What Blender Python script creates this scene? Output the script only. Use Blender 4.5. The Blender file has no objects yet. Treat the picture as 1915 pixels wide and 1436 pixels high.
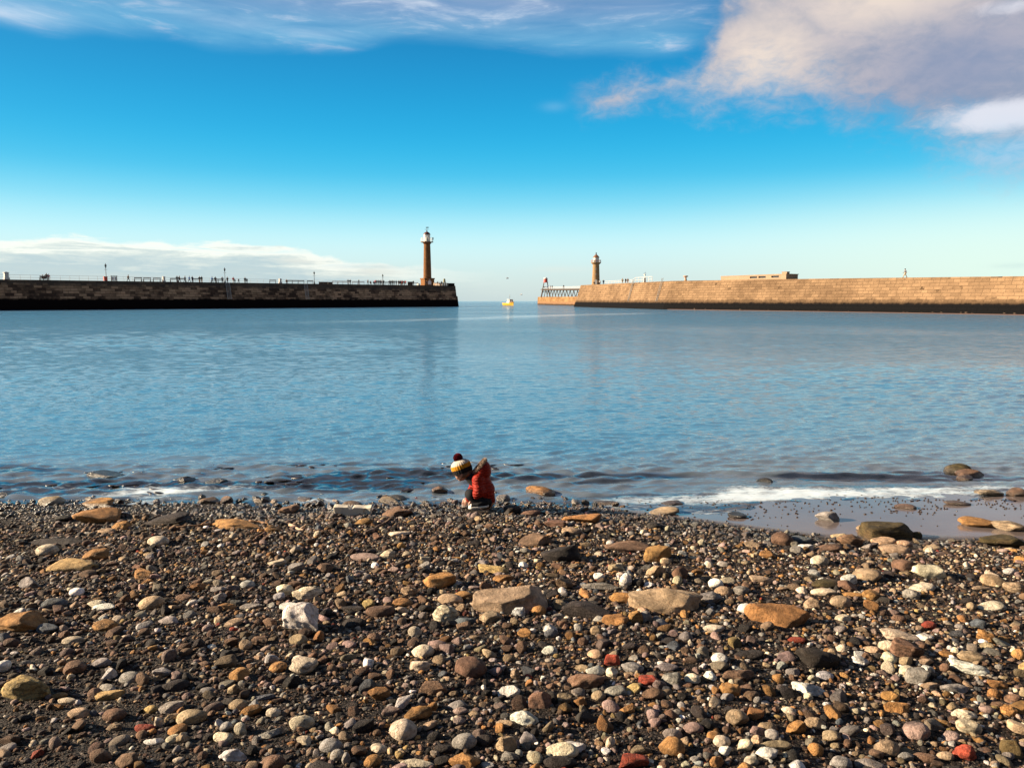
import bpy, math, random
import numpy as np
from mathutils import Vector

# ------------------------------------------------------------------ camera, sky, sun
scene = bpy.context.scene
col = scene.collection
F = 1420.0            # focal length in photo pixels (photo is 1915 wide)
CX, CY = 957.5, 718.0
PITCH = math.radians(6.24)
H = 2.3               # eye height above the water
CP, SP = math.cos(PITCH), math.sin(PITCH)

cam_d = bpy.data.cameras.new('camera')
cam_d.sensor_width = 36.0
cam_d.lens = F / 1915.0 * 36.0
cam_d.clip_start = 0.1
cam_d.clip_end = 80000.0
cam = bpy.data.objects.new('camera', cam_d)
cam.location = (0, 0, H)
cam.rotation_euler = (math.pi / 2 - PITCH, 0, 0)
col.objects.link(cam)
scene.camera = cam

scene.view_settings.view_transform = 'Standard'
scene.view_settings.look = 'None'
scene.view_settings.exposure = 1.8
scene.view_settings.gamma = 1.0
scene.cycles.use_denoising = True
scene.cycles.max_bounces = 6
scene.cycles.diffuse_bounces = 2
scene.cycles.glossy_bounces = 3
scene.cycles.transparent_max_bounces = 8

SUN_EL = math.radians(20.0)
SUN_AZ = math.radians(-88.0)      # from +Y towards +X
sun_dir = Vector((math.sin(SUN_AZ) * math.cos(SUN_EL), math.cos(SUN_AZ) * math.cos(SUN_EL), math.sin(SUN_EL)))
sl = bpy.data.lights.new('sun', 'SUN')
sl.energy = 5.0
sl.angle = math.radians(0.5)
sl.color = (1.0, 0.80, 0.56)
so = bpy.data.objects.new('sun', sl)
so.rotation_euler = sun_dir.to_track_quat('Z', 'Y').to_euler()
so.location = (-60, -10, 60)
col.objects.link(so)


def azel(px, py):
    """direction of a photo pixel as azimuth and elevation in radians"""
    cx, v = (px - CX) / F, (CY - py) / F
    d = Vector((cx, CP + v * SP, -SP + v * CP)).normalized()
    return math.atan2(d.x, d.y), math.asin(d.z)


class NT:
    """short hand for building node trees"""
    def __init__(self, tree):
        self.t = tree
        tree.nodes.clear()

    def n(self, typ, ins=None, **props):
        nd = self.t.nodes.new(typ)
        for k, v in props.items():
            setattr(nd, k, v)
        for k, v in (ins or {}).items():
            s = nd.inputs[k]
            if hasattr(v, 'links') or isinstance(v, bpy.types.NodeSocket):
                self.t.links.new(v, s)
            else:
                if isinstance(v, (tuple, list)) and len(v) == 3 and s.type == 'RGBA':
                    v = (*v, 1.0)
                s.default_value = v
        return nd

    def m(self, op, a, b=0.0, c=0.0, clamp=False):
        nd = self.n('ShaderNodeMath', {0: a, 1: b, 2: c}, operation=op)
        nd.use_clamp = clamp
        return nd.outputs[0]

    def smooth(self, x, lo, hi):
        nd = self.n('ShaderNodeMapRange', {0: x, 1: lo, 2: hi, 3: 0.0, 4: 1.0}, interpolation_type='SMOOTHSTEP')
        return nd.outputs[0]

    def mix(self, f, a, b, blend='MIX'):
        nd = self.n('ShaderNodeMix', data_type='RGBA', blend_type=blend)
        for s, v in ((nd.inputs[0], f), (nd.inputs[6], a), (nd.inputs[7], b)):
            if isinstance(v, bpy.types.NodeSocket):
                self.t.links.new(v, s)
            else:
                s.default_value = (*v, 1.0) if isinstance(v, (tuple, list)) and len(v) == 3 else v
        return nd.outputs[2]

    def ramp(self, x, stops, interp='LINEAR'):
        nd = self.n('ShaderNodeValToRGB', {0: x})
        cr = nd.color_ramp
        cr.interpolation = interp
        while len(cr.elements) > 1:
            cr.elements.remove(cr.elements[-1])
        cr.elements[0].position = stops[0][0]
        cr.elements[0].color = (*stops[0][1], 1)
        for p, c in stops[1:]:
            cr.elements.new(p).color = (*c, 1)
        return nd.outputs[0]

    def curve(self, x, pts, x0, x1):
        """piecewise linear function of x through pts (grey values 0..1)"""
        f = self.n('ShaderNodeMapRange', {0: x, 1: x0, 2: x1, 3: 0.0, 4: 1.0}).outputs[0]
        r = self.ramp(f, [((p - x0) / (x1 - x0), (v, v, v)) for p, v in pts], 'EASE')
        return self.n('ShaderNodeSeparateColor', {0: r}).outputs[0]

    def noise(self, vec, scale, detail=4.0, rough=0.55, dist=0.0):
        return self.n('ShaderNodeTexNoise', {'Vector': vec, 'Scale': scale, 'Detail': detail, 'Roughness': rough, 'Distortion': dist}).outputs[0]

    def link(self, a, b):
        self.t.links.new(a, b)


def lin(r, g, b):
    f = lambda c: (c / 255 / 12.92) if c <= 10 else ((c / 255 + 0.055) / 1.055) ** 2.4
    return (f(r), f(g), f(b))


def build_world():
    w = bpy.data.worlds.new('World')
    scene.world = w
    w.use_nodes = True
    T = NT(w.node_tree)
    vec = T.n('ShaderNodeTexCoord').outputs['Generated']
    sep = T.n('ShaderNodeSeparateXYZ', {0: vec})
    x, y, z = sep.outputs
    el = T.m('ARCSINE', z)
    az = T.m('ARCTAN2', x, y)
    elat = lambda yy: azel(CX, yy)[1]
    # clear sky by elevation
    e0, e1 = -0.05, 1.2
    fe = T.n('ShaderNodeMapRange', {0: el, 1: e0, 2: e1, 3: 0.0, 4: 1.0}).outputs[0]
    P = lambda e: (e - e0) / (e1 - e0)
    stops = [(0.0, lin(150, 185, 200)), (P(0.0), lin(206, 219, 217)), (P(elat(520)), lin(208, 227, 224)), (P(elat(470)), lin(206, 242, 245)),
             (P(elat(430)), lin(180, 235, 246)), (P(elat(385)), lin(124, 215, 241)), (P(elat(330)), lin(52, 190, 233)), (P(elat(250)), lin(18, 170, 224)),
             (P(elat(150)), lin(12, 146, 205)), (P(elat(60)), lin(10, 132, 192)), (P(0.5), lin(10, 92, 150)), (P(0.8), lin(7, 54, 100)), (1.0, lin(7, 42, 82))]
    sky = T.ramp(fe, stops, 'B_SPLINE')
    # warm greenish tint low on the right
    wr = T.m('MULTIPLY', T.smooth(az, 0.1, 0.6), T.m('SUBTRACT', 1.0, T.smooth(el, 0.03, 0.16)))
    sky = T.mix(T.m('MULTIPLY', wr, 0.75), sky, lin(226, 250, 236))

    def cl(scale, sx, sy, seed, detail=6.0, rough=0.55, dist=0.3):
        v = T.n('ShaderNodeCombineXYZ', {0: T.m('MULTIPLY_ADD', az, sx, seed), 1: T.m('MULTIPLY', el, sy), 2: seed})
        return T.noise(v.outputs[0], scale, detail, rough, dist)

    def bump_at(px, py, rx, ry):
        a, e = azel(px, py)
        dx = T.m('DIVIDE', T.m('SUBTRACT', az, a), rx / F)
        dy = T.m('DIVIDE', T.m('SUBTRACT', el, e), ry / F)
        r2 = T.m('ADD', T.m('MULTIPLY', dx, dx), T.m('MULTIPLY', dy, dy))
        return T.m('EXPONENT', T.m('MULTIPLY', r2, -1.0))

    def edge(pts):
        """elevation of a cloud edge as function of azimuth (through photo points)"""
        a = [azel(*p) for p in pts]
        lo, hi = min(e for _, e in a) - 0.001, max(e for _, e in a) + 0.001
        c = T.curve(az, [(p, (e - lo) / (hi - lo)) for p, e in a], a[0][0], a[-1][0])
        # ramp colours are linear values
        return T.m('MULTIPLY_ADD', c, hi - lo, lo)

    # ---- thin streaky veil along the top left
    n1 = cl(5.0, 1.0, 4.0, 3.1)
    n1b = cl(9.0, 1.0, 5.5, 8.3, 7.0, 0.6, 0.6)
    e = edge([(0, 50), (90, 70), (190, 66), (300, 75), (410, 104), (620, 106), (760, 84), (950, 100), (1100, 112), (1250, 120), (1400, 60)])
    d = T.m('ADD', T.m('SUBTRACT', el, e), T.m('MULTIPLY', T.m('SUBTRACT', n1, 0.5), 0.022))
    a1 = T.m('MULTIPLY', T.smooth(d, -0.003, 0.022), T.m('SUBTRACT', 1.0, T.smooth(az, 0.16, 0.3)))
    a1 = T.m('MULTIPLY', a1, T.m('MULTIPLY_ADD', n1b, 1.15, 0.02, clamp=True))
    a1 = T.m('MULTIPLY', a1, T.m('SUBTRACT', 1.0, T.smooth(el, 0.7, 1.0)))
    top = T.smooth(el, elat(90), elat(0))
    c1 = T.mix(top, lin(128, 190, 224), lin(156, 176, 208))
    n1c = cl(26.0, 1.0, 7.0, 81.0, 7.0, 0.65, 0.8)
    c1 = T.mix(T.smooth(T.m('MULTIPLY_ADD', n1c, 0.35, T.m('MULTIPLY', n1b, 0.7)), 0.52, 0.76), c1, lin(214, 224, 238))
    sky = T.mix(T.m('MULTIPLY', a1, 0.95), sky, c1)
    st = T.m('MAXIMUM', bump_at(30, 22, 60, 14), T.m('MAXIMUM', T.m('MULTIPLY', bump_at(430, 42, 70, 10), 0.6), T.m('MULTIPLY', bump_at(580, 62, 70, 8), 0.55)))
    sky = T.mix(T.m('MULTIPLY', st, T.m('MULTIPLY_ADD', n1b, 1.2, -0.05, clamp=True)), sky, lin(196, 216, 236))

    # ---- broken high cloud added above the framed sky to grey the water's reflections
    n0 = cl(3.0, 1.0, 2.0, 47.0, 6.0, 0.6, 0.5)
    a0 = T.m('MULTIPLY', T.smooth(el, math.radians(19.5), math.radians(24.0)), T.m('SUBTRACT', 1.0, T.smooth(el, 0.9, 1.3)))
    a0 = T.m('MULTIPLY', a0, T.m('MULTIPLY', T.smooth(n0, 0.2, 0.45), T.smooth(y, 0.0, 0.5)))
    c0 = T.mix(T.smooth(n0, 0.4, 0.7), lin(150, 162, 186), lin(206, 206, 214))
    sky = T.mix(T.m('MULTIPLY', a0, 0.85), sky, c0)

    # ---- big pink and grey cloud, upper right
    n2 = cl(6.0, 1.0, 2.2, 11.0, 7.0, 0.55, 0.5)
    n2b = cl(15.0, 1.0, 2.0, 21.0, 6.0, 0.6, 0.4)
    e = edge([(1060, 150), (1085, 192), (1150, 204), (1200, 176), (1260, 172), (1320, 196), (1400, 184), (1520, 204), (1600, 240), (1750, 262), (1915, 268), (2200, 268)])
    d_lo = T.m('SUBTRACT', el, e)
    au = edge([(1060, 215), (1095, 178), (1180, 160), (1225, 160), (1262, 148), (1300, 118), (1335, 50), (1365, -60), (1500, -300), (2200, -700)])
    d_up = T.m('SUBTRACT', au, el)
    wob = T.m('ADD', T.m('MULTIPLY', T.m('SUBTRACT', n2, 0.5), 0.10), T.m('MULTIPLY', T.m('SUBTRACT', n2b, 0.5), 0.06))
    n2c = cl(42.0, 1.0, 1.7, 71.0, 7.0, 0.65, 0.6)
    wob = T.m('ADD', wob, T.m('MULTIPLY', T.m('SUBTRACT', n2c, 0.5), 0.05))
    dd = T.m('ADD', T.m('MINIMUM', d_lo, d_up), wob)
    dd = T.m('ADD', dd, T.m('MULTIPLY', T.smooth(az, 0.36, 0.56), 0.022))
    a2 = T.smooth(dd, -0.035, 0.062)
    a2 = T.m('MULTIPLY', a2, T.m('ADD', a2, T.m('MULTIPLY', T.m('SUBTRACT', 1.0, a2), T.m('MULTIPLY', n2c, 1.3))))
    a2 = T.m('MULTIPLY', a2, T.m('SUBTRACT', 1.0, T.smooth(el, 0.6, 0.9)))
    a2 = T.m('MULTIPLY', a2, T.smooth(az, 0.06, 0.12))
    c2 = T.mix(T.smooth(T.m('ADD', T.m('MULTIPLY', n2c, 0.3), T.m('MULTIPLY_ADD', n2b, 0.4, T.m('MULTIPLY', n2, 0.3))), 0.38, 0.62), lin(148, 156, 176), lin(196, 186, 190))
    lit = T.m('MAXIMUM', bump_at(1430, 95, 95, 75), T.m('MULTIPLY', bump_at(1650, 0, 150, 45), 0.95))
    lit = T.m('MAXIMUM', lit, T.m('MULTIPLY', bump_at(1330, 150, 120, 40), 0.55))
    lit = T.m('MULTIPLY', lit, T.m('MULTIPLY_ADD', n2b, 1.3, 0.25, clamp=True))
    c2 = T.mix(lit, c2, lin(240, 222, 206))
    gry = T.m('MAXIMUM', bump_at(1800, 130, 130, 70), T.m('MULTIPLY', bump_at(1660, 190, 130, 30), 0.7))
    c2 = T.mix(T.m('MULTIPLY', gry, 0.75), c2, lin(134, 146, 176))
    wht = T.m('MAXIMUM', bump_at(1880, 214, 90, 26), T.m('MULTIPLY', bump_at(1890, 12, 60, 14), 0.6))
    sky = T.mix(T.m('MULTIPLY', a2, 0.96), sky, c2)
    whtm = T.smooth(T.m('ADD', wht, T.m('MULTIPLY', T.m('ADD', T.m('MULTIPLY', n2c, 0.5), T.m('MULTIPLY_ADD', n2b, 0.6, -0.55)), 1.0)), 0.15, 0.85)
    sky = T.mix(T.m('MULTIPLY', whtm, 0.9), sky, lin(226, 228, 238))
    sm = T.m('MULTIPLY', bump_at(1890, 285, 60, 34), T.m('MULTIPLY_ADD', n2c, 2.2, -0.4, clamp=True))
    sm = T.m('MAXIMUM', sm, T.m('MULTIPLY', bump_at(1036, 200, 22, 8), 0.25))
    sky = T.mix(T.m('MULTIPLY', sm, 0.8), sky, lin(160, 205, 235))

    # ---- low cumulus bank over the left horizon
    n3 = cl(9.0, 1.0, 3.0, 31.0, 7.0, 0.58, 0.4)
    n3b = cl(22.0, 1.0, 3.0, 37.0, 6.0, 0.6, 0.3)
    e = edge([(-900, 430), (-200, 440), (0, 442), (130, 438), (210, 444), (330, 450), (420, 449), (560, 460), (610, 476), (660, 486), (780, 496), (900, 504), (1000, 514), (1100, 526)])
    d = T.m('ADD', T.m('SUBTRACT', e, el), T.m('MULTIPLY', T.m('SUBTRACT', n3b, 0.5), 0.022))
    a3 = T.m('MULTIPLY', T.smooth(d, 0.0, 0.006), T.m('SUBTRACT', 1.0, T.smooth(az, azel(560, 500)[0], azel(980, 500)[0])))
    n3s = cl(10.0, 1.0, 11.0, 61.0, 8.0, 0.62, 0.5)
    n3f = cl(45.0, 1.0, 4.0, 67.0, 6.0, 0.65, 0.4)
    dn = T.m('ADD', d, T.m('MULTIPLY', T.m('SUBTRACT', n3, 0.5), 0.03))
    dn = T.m('ADD', dn, T.m('ADD', T.m('MULTIPLY', T.m('SUBTRACT', n3s, 0.5), 0.065), T.m('MULTIPLY', T.m('SUBTRACT', n3f, 0.5), 0.02)))
    a3 = T.m('MULTIPLY', a3, T.smooth(T.m('ADD', n3s, T.m('MULTIPLY', d, 14.0)), 0.36, 0.62))
    c3 = T.ramp(T.n('ShaderNodeMapRange', {0: dn, 1: 0.0, 2: 0.06, 3: 0.0, 4: 1.0}).outputs[0],
                [(0.0, lin(250, 252, 246)), (0.2, lin(246, 249, 240)), (0.34, lin(214, 225, 222)), (0.55, lin(182, 204, 211)), (1.0, lin(198, 212, 212))])
    sky = T.mix(T.m('MULTIPLY', a3, 0.92), sky, c3)
    lows = T.m('MAXIMUM', bump_at(700, 508, 70, 10), T.m('MULTIPLY', bump_at(1050, 504, 60, 6), 0.6))
    lows = T.m('MAXIMUM', lows, bump_at(560, 488, 40, 6))
    lows = T.m('MULTIPLY', lows, T.m('MULTIPLY_ADD', n3b, 1.5, -0.2, clamp=True))
    sky = T.mix(T.m('MULTIPLY', lows, 0.75), sky, lin(232, 230, 220))
    gr = T.m('MULTIPLY', T.m('MAXIMUM', bump_at(680, 499, 60, 4), bump_at(1895, 497, 25, 4)), T.m('MULTIPLY_ADD', n3b, 2.0, -0.5, clamp=True))
    sky = T.mix(T.m('MULTIPLY', gr, 0.6), sky, lin(160, 190, 200))

    nis = T.n('ShaderNodeTexSky', sky_type='NISHITA')
    nis.sun_disc = False
    nis.sun_elevation = SUN_EL
    nis.sun_rotation = SUN_AZ
    nis.altitude = 5.0
    up = T.n('ShaderNodeVectorMath', {0: sky, 'Scale': 6.2}, operation='SCALE').outputs[0]
    out = T.mix(0.05, up, nis.outputs[0])
    bg = T.n('ShaderNodeBackground', {'Color': out, 'Strength': 0.05})
    o = T.n('ShaderNodeOutputWorld')
    T.link(bg.outputs[0], o.inputs[0])


build_world()

# ------------------------------------------------------------------ helpers
def tag(o, label=None, cat=None, group=None, kind=None):
    if label: o['label'] = label
    if cat: o['category'] = cat
    if group: o['group'] = group
    if kind: o['kind'] = kind
    return o


def empty(name, loc, rz=0.0):
    o = bpy.data.objects.new(name, None)
    o.location = loc
    o.rotation_euler = (0, 0, rz)
    o.empty_display_size = 0.2
    col.objects.link(o)
    return o


def link_mesh(name, me, parent=None, loc=None):
    o = bpy.data.objects.new(name, me)
    col.objects.link(o)
    if parent: o.parent = parent
    if loc is not None: o.location = loc
    return o


def copy_tree(o, parent=None):
    c = o.copy()
    col.objects.link(c)
    c.parent = parent
    for ch in list(o.children):
        copy_tree(ch, c)
    return c


def ray(px, py):
    cx, v = (px - CX) / F, (CY - py) / F
    return Vector((cx, CP + v * SP, -SP + v * CP))


def z_at(py, Y):
    """height of the point of the plane y = Y that shows at photo row py"""
    v = (CY - py) / F
    return H + Y * (v * CP - SP) / (CP + v * SP)


def x_at(px, Y, z):
    return (px - CX) / F * (Y * CP - (z - H) * SP)


class MB:
    def __init__(self):
        self.v, self.f, self.uv = [], [], None

    def add(self, vs, fs):
        b = len(self.v)
        self.v += [tuple(p) for p in vs]
        self.f += [tuple(b + i for i in f) for f in fs]

    def box(self, c, s, rz=0.0, top=1.0):
        """box centred at c, size s, rotated about z; top scales the upper face"""
        ca, sa = math.cos(rz), math.sin(rz)
        vs = []
        for k in (-1, 1):
            q = top if k > 0 else 1.0
            for i, j in ((-1, -1), (1, -1), (1, 1), (-1, 1)):
                x, y = i * s[0] / 2 * q, j * s[1] / 2 * q
                vs.append((c[0] + x * ca - y * sa, c[1] + x * sa + y * ca, c[2] + k * s[2] / 2))
        self.add(vs, [(3, 2, 1, 0), (4, 5, 6, 7), (0, 1, 5, 4), (1, 2, 6, 5), (2, 3, 7, 6), (3, 0, 4, 7)])

    def tube(self, p0, p1, r0, r1=None, n=8):
        r1 = r0 if r1 is None else r1
        p0, p1 = Vector(p0), Vector(p1)
        d = (p1 - p0).normalized()
        a = d.orthogonal().normalized()
        b = d.cross(a)
        vs = []
        for p, r in ((p0, r0), (p1, r1)):
            for i in range(n):
                t = 2 * math.pi * i / n
                vs.append(p + (a * math.cos(t) + b * math.sin(t)) * r)
        fs = [(i, (i + 1) % n, n + (i + 1) % n, n + i) for i in range(n)]
        fs += [tuple(range(n))[::-1], tuple(range(n, 2 * n))]
        self.add(vs, fs)

    def path(self, pts, rs, n=7):
        """one tapering tube through points"""
        pts = [Vector(p) for p in pts]
        vs, fs = [], []
        ref = Vector((0.13, 0.21, 0.97))
        for k, p in enumerate(pts):
            d = (pts[min(k + 1, len(pts) - 1)] - pts[max(k - 1, 0)]).normalized()
            a = d.cross(ref).normalized()
            b = d.cross(a)
            for i in range(n):
                t = 2 * math.pi * i / n
                vs.append(p + (a * math.cos(t) + b * math.sin(t)) * rs[k])
        for k in range(len(pts) - 1):
            for i in range(n):
                j = (i + 1) % n
                fs.append((k * n + i, k * n + j, (k + 1) * n + j, (k + 1) * n + i))
        fs += [tuple(range(n))[::-1], tuple(range((len(pts) - 1) * n, len(pts) * n))]
        self.add(vs, fs)

    def lathe(self, prof, c=(0, 0, 0), n=24, rot=0.0, flute=None):
        vs, fs = [], []
        for r, z in prof:
            for i in range(n):
                t = 2 * math.pi * i / n + rot
                rr = r * (flute(t) if flute else 1.0)
                vs.append((c[0] + rr * math.cos(t), c[1] + rr * math.sin(t), c[2] + z))
        for k in range(len(prof) - 1):
            for i in range(n):
                j = (i + 1) % n
                fs.append((k * n + i, k * n + j, (k + 1) * n + j, (k + 1) * n + i))
        fs += [tuple(range(n))[::-1], tuple(range((len(prof) - 1) * n, len(prof) * n))]
        self.add(vs, fs)

    def build(self, name, mat, parent=None, smooth=False, loc=None):
        me = bpy.data.meshes.new(name)
        me.from_pydata(self.v, [], self.f)
        me.materials.append(mat)
        if smooth: me.shade_smooth()
        else: me.shade_flat()
        me.update()
        return link_mesh(name, me, parent, loc)


def np_mesh(name, V, Fq, mats=(), smooth=True):
    """mesh from numpy arrays; Fq is (n,3) or (n,4)"""
    me = bpy.data.meshes.new(name)
    k = Fq.shape[1]
    me.vertices.add(len(V))
    me.vertices.foreach_set('co', np.ascontiguousarray(V, dtype=np.float32).ravel())
    me.loops.add(Fq.size)
    me.loops.foreach_set('vertex_index', np.ascontiguousarray(Fq, dtype=np.int32).ravel())
    me.polygons.add(len(Fq))
    me.polygons.foreach_set('loop_start', np.arange(0, Fq.size, k, dtype=np.int32))
    for m in mats: me.materials.append(m)
    me.update(calc_edges=True)
    if smooth: me.shade_smooth()
    else: me.shade_flat()
    return me


def col_attr(me, name, arr):
    a = me.attributes.new(name, 'FLOAT_COLOR', 'POINT')
    a.data.foreach_set('color', np.ascontiguousarray(arr, dtype=np.float32).ravel())


def flt_attr(me, name, arr):
    a = me.attributes.new(name, 'FLOAT', 'POINT')
    a.data.foreach_set('value', np.ascontiguousarray(arr, dtype=np.float32).ravel())


def sstep(x, a, b):
    t = np.clip((x - a) / (b - a), 0, 1)
    return t * t * (3 - 2 * t)


class SinNoise:
    """smooth 3d noise as a sum of sines"""
    def __init__(self, seed, n=14, lo=1.0, hi=6.0):
        r = np.random.default_rng(seed)
        d = r.normal(size=(n, 3))
        d /= np.linalg.norm(d, axis=1)[:, None]
        f = np.exp(r.uniform(np.log(lo), np.log(hi), n))
        self.k = d * f[:, None]
        self.a = 1.0 / f
        self.a /= np.sqrt((self.a ** 2).sum() / 2)
        self.p = r.uniform(0, 6.283, n)

    def __call__(self, P):
        return (np.sin(P @ self.k.T + self.p) * self.a).sum(-1)


# ------------------------------------------------------------------ materials
def new_mat(name):
    m = bpy.data.materials.new(name)
    m.use_nodes = True
    return m, NT(m.node_tree)


def finish(T, bsdf):
    o = T.n('ShaderNodeOutputMaterial')
    T.link(bsdf, o.inputs[0])


def paint(name, c, rough=0.6, var=0.15, scale=6.0, metal=0.0, bump=0.0, bscale=40.0, spec=0.4):
    m, T = new_mat(name)
    tc = T.n('ShaderNodeTexCoord').outputs['Object']
    n = T.noise(tc, scale, 5.0, 0.6)
    a = tuple(v * (1 - var) for v in c)
    b = tuple(min(1, v * (1 + var)) for v in c)
    base = T.mix(n, a, b)
    ins = {'Base Color': base, 'Roughness': rough, 'Metallic': metal, 'Specular IOR Level': spec}
    p = T.n('ShaderNodeBsdfPrincipled', ins)
    if bump:
        b2 = T.n('ShaderNodeBump', {'Height': T.noise(tc, bscale, 3.0), 'Strength': bump, 'Distance': 0.01})
        T.link(b2.outputs[0], p.inputs['Normal'])
    finish(T, p.outputs[0])
    return m


def masonry(name, light, dark, algae, alg_h, bw, bh, patch=0.35, ragged=1.2, blkw=0.5, mort=0.75, brown=None, brown_h=None, soot=None):
    """coursed stone with UV in metres (u along the wall, v height)"""
    m, T = new_mat(name)
    uv = T.n('ShaderNodeUVMap', uv_map='UVMap').outputs[0]
    sep = T.n('ShaderNodeSeparateXYZ', {0: uv})
    br = T.n('ShaderNodeTexBrick', {'Vector': uv, 'Color1': (0, 0, 0), 'Color2': (1, 1, 1), 'Mortar': (0.5, 0.5, 0.5), 'Scale': 1.0, 'Mortar Size': 0.035,
                                    'Mortar Smooth': 0.2, 'Brick Width': bw, 'Row Height': bh, 'Bias': 0.0})
    br.offset = 0.5
    br.squash = 0.7
    br.squash_frequency = 3
    blk = T.n('ShaderNodeSeparateColor', {0: br.outputs[0]}).outputs[0]
    n_big = T.noise(uv, 0.09, 5.0, 0.6)
    n_mid = T.noise(uv, 0.6, 5.0, 0.65)
    n_fin = T.noise(uv, 5.0, 4.0, 0.6)
    f = T.m('ADD', T.m('MULTIPLY_ADD', blk, blkw, (0.5 - blkw) / 2), T.m('MULTIPLY', n_mid, 0.7))
    f = T.m('ADD', f, T.m('MULTIPLY', T.m('SUBTRACT', n_big, 0.5), 1.3))
    f = T.smooth(f, 0.25, 0.95)
    base = T.mix(f, dark, light)
    # missing and weathered blocks
    hole = T.m('MULTIPLY', T.smooth(blk, 0.0, 0.11), 1.0)
    worn = T.m('MULTIPLY', T.m('SUBTRACT', 1.0, hole), T.smooth(n_mid, 0.5, 0.62))
    base = T.mix(T.m('MULTIPLY', worn, patch * 1.6, clamp=True), base, tuple(v * 0.3 for v in dark))
    base = T.mix(T.m('MULTIPLY', br.outputs[1], mort), base, tuple(v * 0.35 for v in dark))
    base = T.mix(T.m('MULTIPLY', n_fin, 0.3), base, tuple(v * 0.55 for v in dark))
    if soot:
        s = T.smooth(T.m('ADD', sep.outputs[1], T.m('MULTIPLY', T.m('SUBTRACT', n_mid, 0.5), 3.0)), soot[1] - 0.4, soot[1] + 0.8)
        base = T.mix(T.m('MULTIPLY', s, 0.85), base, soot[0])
    if brown:
        s = T.smooth(T.m('ADD', sep.outputs[1], T.m('MULTIPLY', T.m('SUBTRACT', n_mid, 0.5), 1.6)), brown_h - 0.15, brown_h + 0.45)
        base = T.mix(T.m('SUBTRACT', 1.0, s), base, brown)
    s = T.smooth(T.m('ADD', sep.outputs[1], T.m('MULTIPLY', T.m('SUBTRACT', n_mid, 0.5), ragged)), alg_h - 0.25, alg_h + 0.3)
    base = T.mix(T.m('SUBTRACT', 1.0, s), base, algae)
    hgt = T.m('ADD', T.m('MULTIPLY', br.outputs[1], -1.0), T.m('ADD', T.m('MULTIPLY', n_fin, 0.5), T.m('MULTIPLY', blk, 0.5)))
    bmp = T.n('ShaderNodeBump', {'Height': hgt, 'Strength': 0.8, 'Distance': 0.12})
    p = T.n('ShaderNodeBsdfPrincipled', {'Base Color': base, 'Roughness': 0.9, 'Specular IOR Level': 0.05, 'Normal': bmp.outputs[0]})
    finish(T, p.outputs[0])
    return m


def stone_mat():
    """beach stone: tint comes from the stone itself, mottled and veined; wet stones are smoother"""
    m, T = new_mat('beach_stone')
    at = T.n('ShaderNodeAttribute', attribute_name='tint')
    tint = at.outputs['Color']
    wet = at.outputs['Alpha']
    tc = T.n('ShaderNodeTexCoord').outputs['Object']
    rnd = T.n('ShaderNodeObjectInfo').outputs['Random']
    v = T.n('ShaderNodeVectorMath', {0: tc, 1: T.n('ShaderNodeCombineXYZ', {0: T.m('MULTIPLY', rnd, 37.0), 1: T.m('MULTIPLY', rnd, 11.0), 2: rnd}).outputs[0]}, operation='ADD').outputs[0]
    n1 = T.noise(v, 16.0, 6.0, 0.65, 0.4)
    n2 = T.noise(v, 110.0, 5.0, 0.7)
    n3 = T.noise(v, 42.0, 6.0, 0.7, 0.8)
    k = T.m('ADD', T.m('MULTIPLY', n1, 0.75), T.m('MULTIPLY', n2, 0.5))
    k = T.n('ShaderNodeMapRange', {0: k, 1: 0.42, 2: 0.84, 3: 0.38, 4: 1.35}).outputs[0]
    n0 = T.noise(v, 7.0, 4.0, 0.6, 0.6)
    k = T.m('MULTIPLY', k, T.m('MULTIPLY_ADD', T.smooth(n0, 0.35, 0.65), 0.6, 0.68))
    bnd = T.n('ShaderNodeTexWave', {'Vector': v, 'Scale': 14.0, 'Distortion': 7.0, 'Detail': 4.0, 'Detail Scale': 1.5, 'Detail Roughness': 0.65}, bands_direction='Z').outputs['Fac']
    k = T.m('MULTIPLY', k, T.m('SUBTRACT', 1.0, T.m('MULTIPLY', T.smooth(bnd, 0.55, 0.9), T.m('MULTIPLY', T.smooth(rnd, 0.45, 0.75), 0.4))))
    base = T.n('ShaderNodeVectorMath', {0: tint, 'Scale': k}, operation='SCALE').outputs[0]
    warm = T.mix(1.0, base, (0.72, 0.5, 0.32), 'MULTIPLY')
    base = T.mix(T.m('MULTIPLY', T.smooth(n3, 0.52, 0.68), 0.6), base, warm)
    spk = T.smooth(T.noise(v, 160.0, 2.0, 0.5), 0.68, 0.75)
    base = T.mix(T.m('MULTIPLY', spk, 0.35), base, (0.55, 0.5, 0.42))
    pit = T.smooth(T.noise(v, 60.0, 4.0, 0.65, 0.5), 0.6, 0.66)
    base = T.mix(T.m('MULTIPLY', pit, 0.45), base, (0.02, 0.015, 0.01))
    h = T.m('ADD', T.m('MULTIPLY', n3, 1.0), T.m('MULTIPLY', n2, 0.6))
    bmp = T.n('ShaderNodeBump', {'Height': h, 'Strength': 0.9, 'Distance': 0.022})
    rgh = T.m('SUBTRACT', 0.78, T.m('MULTIPLY', wet, 0.5))
    p = T.n('ShaderNodeBsdfPrincipled', {'Base Color': base, 'Roughness': rgh, 'Specular IOR Level': T.m('MULTIPLY_ADD', wet, 0.35, 0.2), 'Normal': bmp.outputs[0]})
    finish(T, p.outputs[0])
    return m


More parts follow.
